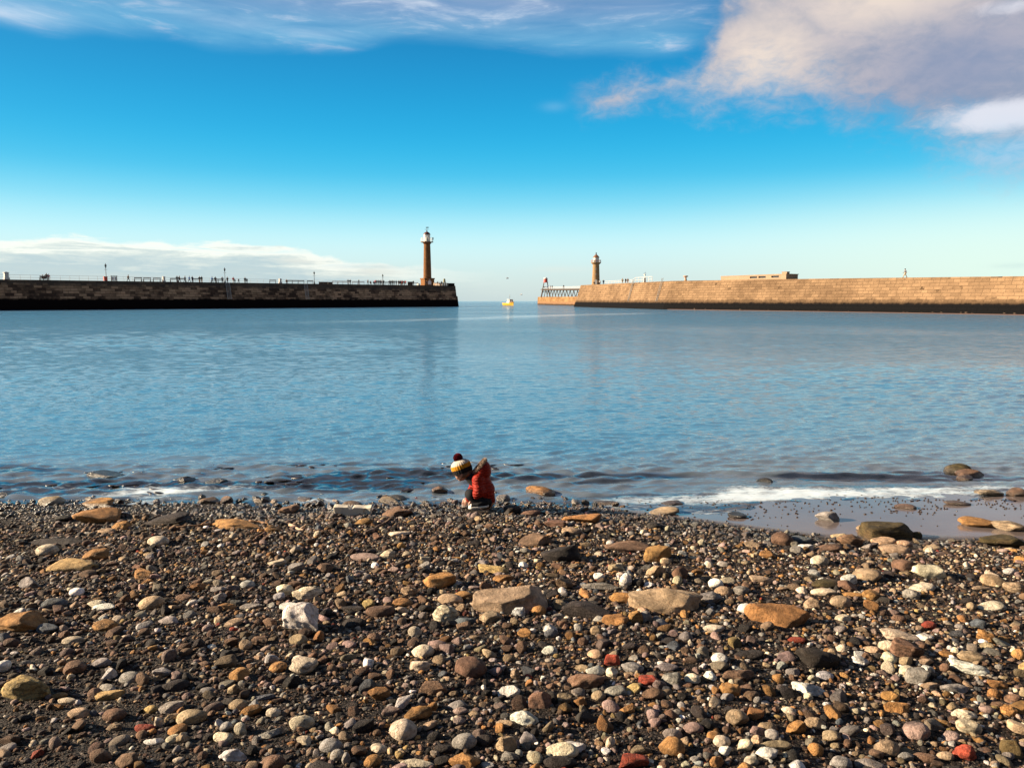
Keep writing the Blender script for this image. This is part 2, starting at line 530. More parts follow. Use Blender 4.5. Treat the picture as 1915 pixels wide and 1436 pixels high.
STONE = stone_mat()
WHITE = paint('white_paint', (0.55, 0.515, 0.455), 0.5, 0.06)
BLACK = paint('black_iron', (0.03, 0.03, 0.032), 0.5, 0.2)
RED = paint('red_paint', (0.36, 0.035, 0.022), 0.5, 0.15)
DARKWOOD = paint('dark_timber', (0.06, 0.04, 0.028), 0.8, 0.3, bump=0.3)
GLASS = paint('dark_glass', (0.02, 0.025, 0.03), 0.1, 0.1, spec=0.6)
RAIL = paint('pale_rail', (0.4, 0.38, 0.36), 0.5, 0.1)
CONCRETE = paint('concrete', (0.22, 0.15, 0.095), 0.9, 0.2, scale=0.6)
# ------------------------------------------------------------------ ground and water
gn = SinNoise(5, 16, 0.6, 6.0)
gn2 = SinNoise(6, 18, 6.0, 30.0)
wn = SinNoise(9, 8, 0.5, 2.5)


def foot_y(x):
    """where the pebble bank ends"""
    p = np.stack([x, 0 * x, 0 * x], -1)
    f = 7.86 - 0.80 * sstep(x, 1.2, 3.4) + 0.10 * wn(p)
    return f + 0.12 * sstep(-x, 2.2, 3.5)


def sandness(x, y):
    return sstep(y - foot_y(x), -0.12, 0.16) * sstep(x, 0.5, 1.7)


def ground_z(x, y):
    x = np.asarray(x, float)
    y = np.asarray(y, float)
    f = foot_y(x)
    p = np.stack([x, y, 0 * x], -1)
    near = sstep(np.hypot(x, y), 60, 20)
    up = 0.035 - 0.020 * np.exp(-((x - 1.7) / 1.1) ** 2) + 0.088 * (f - y)
    s_out = np.where(x > 0, 0.022 + 0.0 * x, 0.11)
    s_out = 0.10 - 0.078 * sstep(x, 0.8, 3.2)
    d = y - f
    lvl0 = 0.035 - 0.020 * np.exp(-((x - 1.7) / 1.1) ** 2)
    dn = lvl0 - s_out * np.minimum(d, 4.0) - 0.1 * np.clip(d - 2.2, 0, 30)
    dn = np.maximum(dn, -4.0)
    z = np.where(d < 0, np.minimum(up, 3.0), dn)
    t = sstep(d, -0.5, 0.2)
    n = gn(p) * (0.018 * (1 - t) + 0.006 * t) + gn2(p) * 0.006 * (1 - t)
    return z + n * near


def axis(a, b, step, far, grow=1.35):
    mid = np.arange(a, b + step / 2, step)
    out, s, p = [], step, b
    while p < far:
        s *= grow
        p += s
        out.append(p)
    lo, s, p = [], step, a
    while p > -far:
        s *= grow
        p -= s
        lo.append(p)
    return np.concatenate([lo[::-1], mid, out])


def grid_faces(nx, ny):
    i = np.arange((ny - 1) * (nx - 1))
    r, c = i // (nx - 1), i % (nx - 1)
    a = r * nx + c
    return np.stack([a, a + 1, a + 1 + nx, a + nx], -1)


def build_ground():
    xs, ys = axis(-9, 9, 0.05, 40000), axis(1.2, 14, 0.05, 40000)
    X, Y = np.meshgrid(xs, ys)
    Z = ground_z(X.ravel(), Y.ravel())
    V = np.stack([X.ravel(), Y.ravel(), Z], -1)
    m, T = new_mat('shingle_and_sand')
    tc = T.n('ShaderNodeTexCoord').outputs['Object']
    sd = T.n('ShaderNodeAttribute', attribute_name='sand').outputs['Fac']
    wt = T.n('ShaderNodeAttribute', attribute_name='weed').outputs['Fac']
    vor = T.n('ShaderNodeTexVoronoi', {'Vector': tc, 'Scale': 75.0, 'Randomness': 1.0})
    v3 = T.n('ShaderNodeSeparateColor', {0: vor.outputs['Color']})
    vor2 = T.n('ShaderNodeTexVoronoi', {'Vector': tc, 'Scale': 170.0})
    v4 = T.n('ShaderNodeSeparateColor', {0: vor2.outputs['Color']})
    grit = T.ramp(v3.outputs[0], [(0.0, (0.002, 0.0014, 0.0012)), (0.45, (0.005, 0.003, 0.0024)), (0.7, (0.013, 0.008, 0.006)), (0.86, (0.035, 0.022, 0.016)), (0.95, (0.04, 0.036, 0.036)), (1.0, (0.2, 0.16, 0.13))])
    fine = T.ramp(v4.outputs[1], [(0.0, (0.002, 0.0014, 0.0012)), (0.6, (0.006, 0.004, 0.003)), (0.9, (0.025, 0.016, 0.012)), (1.0, (0.15, 0.12, 0.09))])
    big = T.noise(tc, 1.7, 5.0, 0.6)
    grit = T.mix(T.smooth(big, 0.35, 0.65), fine, grit)
    ns = T.noise(tc, 3.0, 6.0, 0.6)
    sand = T.mix(ns, (0.095, 0.075, 0.07), (0.145, 0.118, 0.11))
    sand = T.mix(T.m('MULTIPLY', T.smooth(T.noise(tc, 60.0, 3.0), 0.62, 0.7), 0.5), sand, (0.06, 0.045, 0.04))
    c = T.mix(sd, grit, sand)
    weedn = T.smooth(T.noise(tc, 2.2, 6.0, 0.65, 0.6), 0.4, 0.6)
    c = T.mix(T.m('MULTIPLY', wt, T.m('MULTIPLY_ADD', weedn, 0.5, 0.5)), c, (0.022, 0.012, 0.009))
    h = T.m('MULTIPLY', T.m('SUBTRACT', 1.0, sd), T.m('ADD', T.m('MULTIPLY', vor.outputs['Distance'], -1.0), T.m('MULTIPLY', vor2.outputs['Distance'], -0.5)))
    h = T.m('ADD', h, T.m('MULTIPLY', T.noise(tc, 18.0, 4.0), 0.06))
    b = T.n('ShaderNodeBump', {'Height': h, 'Strength': 0.9, 'Distance': 0.012})
    rough = T.m('MULTIPLY_ADD', sd, -0.70, 0.85)
    p = T.n('ShaderNodeBsdfPrincipled', {'Base Color': c, 'Roughness': rough, 'Specular IOR Level': T.m('MULTIPLY_ADD', sd, 0.6, 0.2), 'Normal': b.outputs[0]})
    finish(T, p.outputs[0])
    me = np_mesh('ground', V, grid_faces(len(xs), len(ys)), (m,))
    flt_attr(me, 'sand', sandness(V[:, 0], V[:, 1]))
    flt_attr(me, 'weed', sstep(V[:, 1] - 8.6 - 0.55 * sstep(V[:, 0], 0.3, 2.0), 0.0, 0.5))
    tag(link_mesh('ground', me), 'dark shingle beach with a wet sand patch', 'beach', kind='structure')


build_ground()

# lines of slicker water: wake of the boat and calm streaks
def plane_pt(px, py):
    d = ray(px, py)
    t = -H / d.z
    return (d.x * t, d.y * t)


WAKES = [([(560, 603), (760, 599), (900, 595), (1010, 591), (1100, 588.5), (1190, 586)], 7.0),
         
         ([(960, 566.5), (990, 566.3), (1004, 566.2)], 10.0)]


def build_water():
    us = np.concatenate([-np.geomspace(4.0, 0.98, 14), np.linspace(-0.95, 0.95, 760), np.geomspace(0.98, 4.0, 14)])
    ys = [6.4]
    while ys[-1] < 90: ys.append(ys[-1] * 1.0042)
    while ys[-1] < 40000: ys.append(ys[-1] * 1.03)
    ys = np.array(ys)
    U, Y = np.meshgrid(us, ys)
    X = U * Y
    X, Y = X.ravel(), Y.ravel()
    g = ground_z(X, Y)
    depth = np.clip(-g, -0.2, 5)
    r = np.random.default_rng(3)
    Z = np.zeros_like(X)
    n = 54
    lam = np.exp(r.uniform(np.log(0.13), np.log(1.3), n))
    cell = np.maximum(0.0042 * Y, 0.0025 * Y)
    cell = np.where(Y > 90, 1e3, cell)
    for i in range(n):
        th = math.radians(-90 + 14 + r.normal() * 26)
        k = 2 * math.pi / lam[i]
        slope = 0.066 if lam[i] < 0.45 else 0.017
        A = slope / k
        w = sstep(lam[i] / cell, 2.2, 4.5)
        ph = k * (X * math.cos(th) + Y * math.sin(th)) + r.uniform(0, 6.28)
        s = np.sin(ph + 0.35 * np.sin(ph * 0.37 + i))
        Z += A * w * s
    gust = 0.75 + 0.35 * wn(np.stack([X * 0.22, Y * 0.16, 0 * X], -1))
    calm_shore = (0.45 - 0.37 * sstep(X, 0.6, 2.0)) + (0.55 + 0.37 * sstep(X, 0.6, 2.0)) * sstep(depth, 0.015, 0.10 + 0.06 * sstep(X, 0.5, 2.0))
    Z *= np.clip(gust, 0.35, 1.4) * calm_shore
    # choppier, weed-laden strip close in
    strip = np.exp(-(np.abs(Y - 9.6) / 1.1) ** 3) * (0.45 + 0.55 * sstep(-X, -2.6, 0.5))
    chop = SinNoise(77, 40, 14.0, 55.0)
    Z += 0.0095 * strip * chop(np.stack([X * 0.7, Y * 1.5, 0 * X], -1))
    # a small wave about to break on the sand side
    wob = wn(np.stack([X * 0.9, 0 * X + 4, 0 * X], -1))
    wob = wob - wob[np.abs(X) < 8].mean()
    yc = 10.0 - 0.14 * (X - 2.0) + 0.12 * wob
    ridge = np.exp(-(np.clip(Y - yc, 0, 9) / 0.3) ** 2 - (np.clip(yc - Y, 0, 9) / 0.10) ** 2)
    Z += 0.030 * ridge * sstep(X, 0.2, 1.6) * sstep(-X, -6.4, -4.8) * (0.75 + 0.4 * wob)
    yc = 9.45 - 0.10 * (X - 2.0) + 0.10 * wob
    ridge2 = np.exp(-(np.clip(Y - yc, 0, 9) / 0.2) ** 2 - (np.clip(yc - Y, 0, 9) / 0.07) ** 2)
    Z += 0.012 * ridge2 * sstep(X, 0.6, 1.6) * sstep(-X, -4.2, -2.8)
    V = np.stack([X, Y, Z], -1)
    # attributes
    a = sstep(depth, 0.02, 0.34)
    pn_ = SinNoise(33, 34, 1.6, 16.0)(np.stack([X * 0.5, Y * 2.6, 0 * X], -1))
    weedy = sstep(pn_, 0.0, 0.6) * np.exp(-(np.abs(Y - 9.7) / 1.15) ** 4)
    murk = (1 - weedy) * sstep(depth, 0.0, 0.04)
    a = np.maximum(a * (1 - 0.9 * weedy), 0.66 * murk)
    fn = SinNoise(12, 22, 2.0, 14.0)(np.stack([X * 0.55, Y * 1.6, 0 * X], -1))
    foam = np.exp(-((depth - 0.004) / 0.016) ** 2) * sstep(fn + 0.25 + 0.55 * sstep(X, 0.4, 2.0), 0.0, 0.9) * (0.45 + 0.5 * sstep(X, 0.0, 1.6))
    sn = SinNoise(14, 22, 2.0, 16.0)(np.stack([X * 0.5, Y * 2.6, 0 * X], -1))
    pool = np.exp(-((X + 4.25) / 0.45) ** 2 - ((Y - 8.5) / 0.20) ** 2) + 0.7 * np.exp(-((X + 1.75) / 0.35) ** 2 - ((Y - 8.62) / 0.12) ** 2)
    yc = 8.42 + 0.16 * (X - 0.8) - 0.012 * (X - 0.8) ** 2 + 0.05 * wob
    pool = np.maximum(pool, np.exp(-((Y - yc) / 0.36) ** 2) * sstep(X, 0.3, 1.0) * sstep(-X, -6.5, -4.5))
    wash = 1.15 * np.exp(-((depth - 0.05) / 0.032) ** 2) * sstep(sn + 0.7 * wob, -1.1, 0.3) * sstep(-X, -1.2, -0.2)
    film = sstep(-depth, -0.05, -0.016) * sstep(X, 0.3, 1.0) * (0.44 + 0.36 * sn)
    foam = np.maximum(np.maximum(film, 0.85 * wash), 0.66 * pool * sstep(sn, -1.2, 0.5))
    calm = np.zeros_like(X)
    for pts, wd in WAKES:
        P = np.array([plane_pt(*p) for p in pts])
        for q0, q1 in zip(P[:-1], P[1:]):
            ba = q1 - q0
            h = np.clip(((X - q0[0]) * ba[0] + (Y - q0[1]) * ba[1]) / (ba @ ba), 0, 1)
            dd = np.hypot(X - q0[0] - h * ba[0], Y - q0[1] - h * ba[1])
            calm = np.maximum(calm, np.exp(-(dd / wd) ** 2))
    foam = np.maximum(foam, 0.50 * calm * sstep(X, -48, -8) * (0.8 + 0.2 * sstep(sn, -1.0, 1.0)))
    m, T = new_mat('sea_water')
    geo = T.n('ShaderNodeNewGeometry').outputs['Position']
    sep = T.n('ShaderNodeSeparateXYZ', {0: geo})
    body = T.n('ShaderNodeAttribute', attribute_name='body').outputs['Fac']
    fo = T.n('ShaderNodeAttribute', attribute_name='foam').outputs['Fac']
    ca = T.n('ShaderNodeAttribute', attribute_name='calm').outputs['Fac']
    rot = T.n('ShaderNodeMapping', {'Vector': geo, 'Rotation': (0, 0, math.radians(-10)), 'Scale': (0.45, 1.25, 1.0)}).outputs[0]
    far = T.smooth(sep.outputs[1], 14.0, 70.0)
    nf = T.noise(rot, 9.0, 3.0, 0.6, 0.2)
    nl = T.noise(rot, 1.3, 5.0, 0.62, 0.3)
    h = T.m('ADD', T.m('MULTIPLY', nf, 0.036), T.m('MULTIPLY', T.m('MULTIPLY', nl, far), 0.45))
    gustn = T.noise(T.n('ShaderNodeMapping', {'Vector': geo, 'Scale': (0.012, 0.035, 1.0)}).outputs[0], 1.0, 5.0, 0.6)
    strg = T.m('MULTIPLY', T.m('MULTIPLY_ADD', T.smooth(gustn, 0.3, 0.7), 0.55, 0.45), T.m('MULTIPLY_ADD', ca, -0.6, 1.0))
    strg = T.m('MULTIPLY', strg, T.m('MULTIPLY_ADD', body, 0.85, 0.15))
    b = T.n('ShaderNodeBump', {'Height': h, 'Strength': strg, 'Distance': 1.0})
    fr = T.n('ShaderNodeFresnel', {'IOR': 1.55, 'Normal': b.outputs[0]}).outputs[0]
    gl = T.n('ShaderNodeBsdfGlossy', {'Color': (0.95, 0.97, 1.0, 1), 'Roughness': 0.06, 'Normal': b.outputs[0]})
    df = T.n('ShaderNodeBsdfDiffuse', {'Color': (0.05, 0.125, 0.185, 1)})
    tr = T.n('ShaderNodeBsdfTransparent', {'Color': (0.82, 0.86, 0.86, 1)})
    shal = T.n('ShaderNodeAttribute', attribute_name='shallow').outputs['Fac']
    T.link(T.mix(shal, (0.045, 0.135, 0.225), (0.13, 0.165, 0.20)), df.inputs[0])
    mx = T.n('ShaderNodeMixShader', {0: body, 1: tr.outputs[0], 2: df.outputs[0]})
    mx = T.n('ShaderNodeMixShader', {0: fr, 1: mx.outputs[0], 2: gl.outputs[0]})
    fnz = T.noise(T.n('ShaderNodeMapping', {'Vector': geo, 'Scale': (1.0, 2.4, 1.0)}).outputs[0], 9.0, 7.0, 0.7, 0.5)
    ff = T.smooth(T.m('ADD', fo, T.m('MULTIPLY', T.m('SUBTRACT', fnz, 0.5), 1.5)), 0.3, 0.95)
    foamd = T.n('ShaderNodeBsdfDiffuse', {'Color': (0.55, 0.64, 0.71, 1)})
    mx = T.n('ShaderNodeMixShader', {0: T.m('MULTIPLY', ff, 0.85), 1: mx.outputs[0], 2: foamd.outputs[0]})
    finish(T, mx.outputs[0])
    me = np_mesh('water', V, grid_faces(len(us), len(ys)), (m,))
    flt_attr(me, 'body', a)
    flt_attr(me, 'foam', foam)
    flt_attr(me, 'shallow', 1 - sstep(depth, 0.1, 0.5))
    flt_attr(me, 'calm', calm)
    tag(link_mesh('water', me), 'rippled blue harbour water reaching to the horizon', 'sea', kind='structure')


build_water()

# unseen dark slope, added to keep the sky behind the viewer off the stones
def unseen_cliff():
    V, Fc = [], []
    n, k = 60, 9
    nz = SinNoise(88, 14, 0.02, 0.2)
    for i in range(n + 1):
        a = math.radians(62 + 178 * i / n)
        for j in range(k + 1):
            f = j / k
            r_ = 55 + 45 * f
            x, y = r_ * math.sin(a), r_ * math.cos(a)
            end = min(1.0, 6 * i / n, 3 * (n - i) / n)
            V.append((x, y, -2 + (44 * sstep(f, 0, .85) + 3 * float(nz(np.array([[x, y, f]]))[0]) * f) * end))
    for i in range(n):
        for j in range(k): Fc.append((i * (k + 1) + j, i * (k + 1) + j + 1, (i + 1) * (k + 1) + j + 1, (i + 1) * (k + 1) + j))
    m = MB()
    m.v, m.f = V, Fc
    tag(m.build('unseen_cliff', paint('unseen_cliff_earth', (.05, .042, .028), .95, .4, scale=.15), smooth=True), 'unseen dark earth slope added behind the beach to block sky light', 'unseen_cliff', kind='structure')


unseen_cliff()

# ------------------------------------------------------------------ the two stone piers
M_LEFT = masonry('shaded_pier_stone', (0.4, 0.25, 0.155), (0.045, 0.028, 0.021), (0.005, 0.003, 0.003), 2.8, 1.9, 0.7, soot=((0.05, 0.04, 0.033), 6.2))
M_RIGHT = masonry('sandstone_pier_blocks', (0.22, 0.142, 0.082), (0.105, 0.066, 0.038), (0.0035, 0.0035, 0.004), 1.85, 1.9, 0.62, patch=0.6, ragged=1.1, blkw=0.22, mort=0.4, brown=(0.07, 0.045, 0.026), brown_h=2.35)
M_EXT = masonry('extension_pier_stone', (0.24, 0.145, 0.07), (0.15, 0.08, 0.035), (0.03, 0.02, 0.012), 0.6, 3.5, 1.1, brown=(0.16, 0.09, 0.05), brown_h=1.6)
DECK = paint('pier_deck', (0.22, 0.18, 0.14), 0.9, 0.2, scale=0.4)


def wall_strip(path, uvs, mat, name, parent):
    """quad strip: path is a list of columns of points (bottom to top), uvs the (u, v) of each"""
    V, Fc, UV = [], [], []
    k = len(path[0])
    for c in path: V += c
    for c in uvs: UV += c
    for i in range(len(path) - 1):
        for j in range(k - 1):
            Fc.append((i * k + j, (i + 1) * k + j, (i + 1) * k + j + 1, i * k + j + 1))
    me = bpy.data.meshes.new(name)
    me.from_pydata(V, [], Fc)
    uvl = me.uv_layers.new(name='UVMap')
    for lp in me.loops: uvl.data[lp.index].uv = UV[lp.vertex_index]
    me.materials.append(mat)
    me.shade_flat()
    return link_mesh(name, me, parent)


def pier_wall(base, tops, batter, mat, parent, ledge=None, subdiv=1):
    """battered wall above a polyline of base points; returns its top edge"""
    base = [Vector((*b, 0)) for b in base]
    nrm = []
    for i in range(len(base)):
        d = Vector((0, 0, 0))
        if i > 0: d += (base[i] - base[i - 1]).normalized()
        if i < len(base) - 1: d += (base[i + 1] - base[i]).normalized()
        d.normalize()
        nrm.append(Vector((-d.y, d.x, 0)))       # inward (left of travel)
    path, uvs, topedge = [], [], []
    s = 0.0
    for i, b in enumerate(base):
        if i: s += (base[i] - base[i - 1]).length
        h = tops[i]
        c, u = [], []
        prof = [(-2.0, -0.2), (0.0, 0.0)]
        if ledge:
            lz, lw = ledge
            prof += [(lz, lz * batter), (lz + 0.05, lz * batter + lw), (h, h * batter + lw)]
        else:
            prof += [(h * 0.5, h * 0.5 * batter), (h, h * batter)]
        for z, off in prof:
            p = b + nrm[i] * off
            c.append((p.x, p.y, z))
            u.append((s, z))
        path.append(c)
        uvs.append(u)
        topedge.append(Vector(c[-1]))
    wall_strip(path, uvs, mat, 'wall', parent)
    return topedge, nrm


def deck_poly(edge, nrm, width, parent, mat, back=None):
    """deck slab from the top edge inwards, with a back wall"""
    inner = [e + n * width for e, n in zip(edge, nrm)]
    V = [tuple(e) for e in edge] + [tuple(p) for p in inner] + [(p.x, p.y, -2.0) for p in inner]
    n = len(edge)
    Fc = [(i, i + 1, n + i + 1, n + i) for i in range(n - 1)] + [(n + i, n + i + 1, 2 * n + i + 1, 2 * n + i) for i in range(n - 1)]
    me = bpy.data.meshes.new('deck')
    me.from_pydata(V, [], Fc)
    me.materials.append(mat)
    return link_mesh('deck', me, parent)


# left pier -----------------------------------------------------------------
def lp_drop(px): return 17.5 - 0.0083 * px
def base_pt(px, drop):
    d = H * F / drop                       # depth along the view axis
    Y = (d - H * SP) / CP
    return Vector((x_at(px, Y, 0.0), Y, 0.0))


LA, LB = base_pt(0, lp_drop(0)), base_pt(858, lp_drop(858))
LT = (LB - LA).normalized()
LN = Vector((-LT.y, LT.x, 0))
LEN = (LB - LA).length
def l_top(s): return 7.55 + 0.95 * s / LEN


def left_at(px, off):
    """point on the left pier's deck, off metres behind the top edge, on the sight line of photo column px"""
    k = (px - CX) / F
    lo, hi = -200.0, LEN + 60
    for _ in range(60):
        s = (lo + hi) / 2
        p = LA + LT * s + LN * (1.35 + off)
        z = l_top(s)
        if p.x / (p.y * CP - (z - H) * SP) < k: lo = s
        else: hi = s
    p.z = l_top(s)
    return p


left_pier = empty('stone_pier', (LB.x, LB.y, 0))
tag(left_pier, 'long shaded stone harbour pier with a black weedy base, carrying the tall brown column lighthouse', 'pier')
def rel(par, p): return tuple(Vector(p) - par.location)


def left_pier_build():
    o = left_pier.location
    S = [-160, -60, 0, LEN * 0.25, LEN * 0.5, LEN * 0.75, LEN]
    base = [(LA + LT * s - o) for s in S]
    end1 = LB + LN * 17 - o
    pts = [(b.x, b.y) for b in base] + [(end1.x, end1.y), ((base[0] + LN * 17).x, (base[0] + LN * 17).y)]
    tops = [l_top(s) for s in S] + [l_top(LEN), l_top(S[0])]
    # closed battered body: front, end and back as one masonry shell
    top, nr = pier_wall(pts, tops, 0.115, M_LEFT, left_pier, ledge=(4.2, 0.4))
    me = bpy.data.meshes.new('deck')
    me.from_pydata([tuple(t) for t in top], [], [tuple(range(len(top)))])
    me.materials.append(DECK)
    link_mesh('deck', me, left_pier)


left_pier_build()


def ladder(name, p0, p1, out, w=0.5, mat=BLACK, rungs=14, par=None):
    m = MB()
    p0, p1, out = Vector(p0), Vector(p1), Vector(out).normalized()
    side = (p1 - p0).cross(out).normalized() * w / 2
    off = out * 0.15
    for s in (-1, 1): m.tube(p0 + side * s + off, p1 + side * s + off, 0.06, n=5)
    for i in range(rungs):
        q = p0.lerp(p1, (i + 0.5) / rungs) + off
        m.tube(q - side, q + side, 0.045, n=5)
    return m.build(name, mat, par)


PALE_METAL = paint('weathered_ladder', (0.3, 0.28, 0.27), 0.6, 0.2)
for px in (425, 571):
    s = None
    p = left_at(px, 0)
    s = (p - LA).dot(LT)
    b0 = LA + LT * s + LN * 0.1
    tz = l_top(s)
    o = left_pier.location
    ladder('ladder', b0 + LN * (2.6 * 0.115) + Vector((0, 0, 2.8)) - o, b0 + LN * (tz * 0.115 + 0.3) + Vector((0, 0, tz)) - o, -LN, 1.3, PALE_METAL, 16, left_pier)

# right pier ------------------------------------------------------------------
RB = [base_pt(1073, 11.0), base_pt(1116, 12.3), base_pt(1240, 16.0), base_pt(1560, 20.5), base_pt(1915, 26.5)]
RB.append(RB[-1] + (RB[-1] - RB[-2]).normalized() * 55)
RTOP = [8.35, 8.1, 7.62, 7.0, 6.3, 6.0]
right_pier = empty('stone_pier', tuple(RB[2]))
tag(right_pier, 'sunlit sandstone pier wall with a black tide band, carrying the short lighthouse', 'pier')


def right_pier_build():
    o = right_pier.location
    pts = [RB[0] + Vector((16, 14, 0)), RB[0] + Vector((4, 9, 0))] + RB
    tops = [8.3, 8.4] + RTOP
    pts2 = [((p - o).x, (p - o).y) for p in pts]
    top, nr = pier_wall(pts2, tops, 0.32, M_RIGHT, right_pier)
    deck_poly(top, nr, 11.0, right_pier, DECK)
    # a low plinth course standing proud at the tide line
    return [t + o for t in top], nr


R_EDGE, R_N = right_pier_build()


def right_at(px, off, dz=0.0):
    """point on the right pier's deck off metres behind its top edge on photo column px"""
    k = (px - CX) / F
    for i in range(1, len(R_EDGE) - 1):
        a = R_EDGE[i] + R_N[i] * off
        b = R_EDGE[i + 1] + R_N[i + 1] * off
        ka, kb = [q.x / (q.y * CP - (q.z - H) * SP) for q in (a, b)]
        if ka <= k <= kb:
            lo, hi = 0.0, 1.0
            for _ in range(50):
                t = (lo + hi) / 2
                q = a.lerp(b, t)
                if q.x / (q.y * CP - (q.z - H) * SP) < k: lo = t
                else: hi = t
            return q
    return a


for px, pbot in ((1240, 555), (1186, 566)):
    q = right_at(px, 0.0)
    n = Vector((-1, -0.25, 0)).normalized()
    o = right_pier.location
    ladder('ladder', q + n * (0.32 * (q.z - 2.2)) + Vector((0, 0, 2.2 - q.z)) - o, q - o + Vector((0, 0, 0.9)), n, 0.9, BLACK, 16, right_pier)

# sand bank at the foot of the right pier
def sandbank():
    pts = [base_pt(px, d) for px, d in ((1250, 16.15), (1330, 17.3), (1450, 19.0), (1560, 20.5), (1740, 23.5), (1915, 26.5))]
    pts.append(pts[-1] + (pts[-1] - pts[-2]).normalized() * 50)
    V, Fc = [], []
    rr = random.Random(4)
    for i, p in enumerate(pts):
        w = 1.0 + 0.4 * i
        n = Vector((-0.9, -0.44, 0))
        for a, z in ((-1.5, 0.12), (0.0, 0.11), (0.5, 0.05), (1.0, -0.08)):
            q = p + n * (w * a + rr.uniform(-0.3, 0.3))
            V.append((q.x, q.y, z))
    for i in range(len(pts) - 1):
        for j in range(3): Fc.append((i * 4 + j, i * 4 + j + 1, (i + 1) * 4 + j + 1, (i + 1) * 4 + j))
    m = MB()
    m.v, m.f = V, Fc
    o = m.build('sandbank', paint('pinkish_sand', (0.17, 0.105, 0.09), 0.6, 0.25, scale=0.3), smooth=True)
    tag(o, 'strip of pinkish sand along the foot of the sunlit pier', 'sandbank', kind='structure')


sandbank()

# low concrete shelter on the right pier
def shelter():
    a, b = right_at(1348, 0.35), right_at(1485, 0.35)
    d = (b - a)
    d.z = 0
    L = d.length
    ang = math.atan2(d.y, d.x)
    r = empty('pier_shelter', (a.x, a.y, (a.z + b.z) / 2 - 0.15), ang)
    tag(r, 'low flat-topped stone shelter with three dark slots on the sunlit pier', 'shelter')
    hgt = 1.15
    L *= 0.9
    tot_k = L
    m = MB()
    # front wall with three openings: slots between pieces
    tot = 1485 - 1348
    sl = [((px0 - 1348) / tot * L, (px1 - 1348) / tot * L) for px0, px1 in ((1412, 1427), (1430, 1445), (1456, 1471))]
    z0, z1 = 0.5, 0.92
    m.box((L / 2, 0.2, z0 / 2), (L, 0.4, z0))
    m.box((L / 2, 0.2, (z1 + hgt) / 2), (L, 0.4, hgt - z1))
    x = 0
    for s0, s1 in sl + [(L, L)]:
        if s0 - x > 0.01: m.box(((x + s0) / 2, 0.2, (z0 + z1) / 2), (s0 - x, 0.396, z1 - z0 - 0.002))
        x = s1
    m.box((0.2, 2.2, hgt / 2), (0.4, 3.596, hgt - 0.004))
    m.box((L - 0.2, 2.2, hgt / 2), (0.4, 3.596, hgt - 0.004))
    m.box((L / 2, 4.0, hgt / 2), (L - 0.81, 0.3, hgt - 0.006))
    m.build('wall', CONCRETE, r)
    m = MB()
    m.box((L / 2, 2.1, hgt + 0.07), (L + 0.1, 4.3, 0.14))
    m.build('roof', CONCRETE, r)
    for s0, s1 in sl:
        m = MB()
        m.box(((s0 + s1) / 2, 0.3, (z0 + z1) / 2), (s1 - s0 - 0.01, 0.05, z1 - z0 - 0.01))
        m.build('slot_window', GLASS, r)
    m = MB()
    m.box((L - 0.9, 0.9, hgt + 0.35), (1.4, 0.9, 0.42))
    m.box((L - 0.9, 0.9, hgt + 0.6), (1.55, 1.05, 0.08))
    m.build('chimney', CONCRETE, r)


shelter()


def bollard():
    q = right_at(1282, 0.9)
    m = MB()
    m.lathe([(0.42, 0), (0.36, 0.15), (0.28, 0.4), (0.26, 0.85), (0.34, 0.98), (0.62, 1.05), (0.66, 1.2), (0.58, 1.32), (0.2, 1.36)], n=16)
    o = m.build('mooring_bollard', paint('bollard_stone', (0.33, 0.2, 0.13), 0.85, 0.2), smooth=True, loc=tuple(q))
    tag(o, 'mushroom-topped bollard alone on the sunlit pier between ladder and shelter', 'bollard')


bollard()

# ------------------------------------------------------------------ lighthouses
M_COL = None
def tower_stone(name, light, dark, sc):
    m, T = new_mat(name)
    tc = T.n('ShaderNodeTexCoord').outputs['Object']
    n = T.noise(tc, 0.8, 6.0, 0.65)
    streak = T.noise(T.n('ShaderNodeMapping', {'Vector': tc, 'Scale': (2.2, 2.2, 0.25)}).outputs[0], 1.0, 5.0, 0.6)
    sep = T.n('ShaderNodeSeparateXYZ', {0: tc})
    fr = T.m('FRACT', T.m('MULTIPLY', sep.outputs[2], sc))
    joint = T.m('GREATER_THAN', fr, 0.93)
    f = T.smooth(T.m('ADD', T.m('MULTIPLY', n, 0.6), T.m('MULTIPLY', streak, 0.5)), 0.3, 0.8)
    c = T.mix(f, dark, light)
    c = T.mix(T.m('MULTIPLY', joint, 0.55), c, tuple(v * 0.5 for v in dark))
    b = T.n('ShaderNodeBump', {'Height': n, 'Strength': 0.5, 'Distance': 0.1})
    p = T.n('ShaderNodeBsdfPrincipled', {'Base Color': c, 'Roughness': 0.9, 'Specular IOR Level': 0.1, 'Normal': b.outputs[0]})
    finish(T, p.outputs[0])
    return m


BROWNSTONE = tower_stone('ochre_column_stone', (0.2, 0.095, 0.036), (0.085, 0.036, 0.016), 1.3)
TANSTONE = tower_stone('tan_tower_stone', (0.27, 0.175, 0.09), (0.17, 0.105, 0.055), 1.5)
DOME = paint('dark_red_dome', (0.07, 0.02, 0.015), 0.45, 0.2)
BROWNROOF = paint('brown_lantern_roof', (0.16, 0.07, 0.035), 0.5, 0.2)


def gallery_rail(parent, r, z, h, n, mat):
    m = MB()
    for i in range(n):
        t = 2 * math.pi * i / n
        m.tube((r * math.cos(t), r * math.sin(t), z), (r * math.cos(t), r * math.sin(t), z + h), 0.05, n=5)
    for zz in (z + h, z + h * 0.55):
        for i in range(n):
            t0, t1 = 2 * math.pi * i / n, 2 * math.pi * (i + 1) / n
            m.tube((r * math.cos(t0), r * math.sin(t0), zz), (r * math.cos(t1), r * math.sin(t1), zz), 0.05, n=5)
    m.build('gallery_railing', mat, parent)


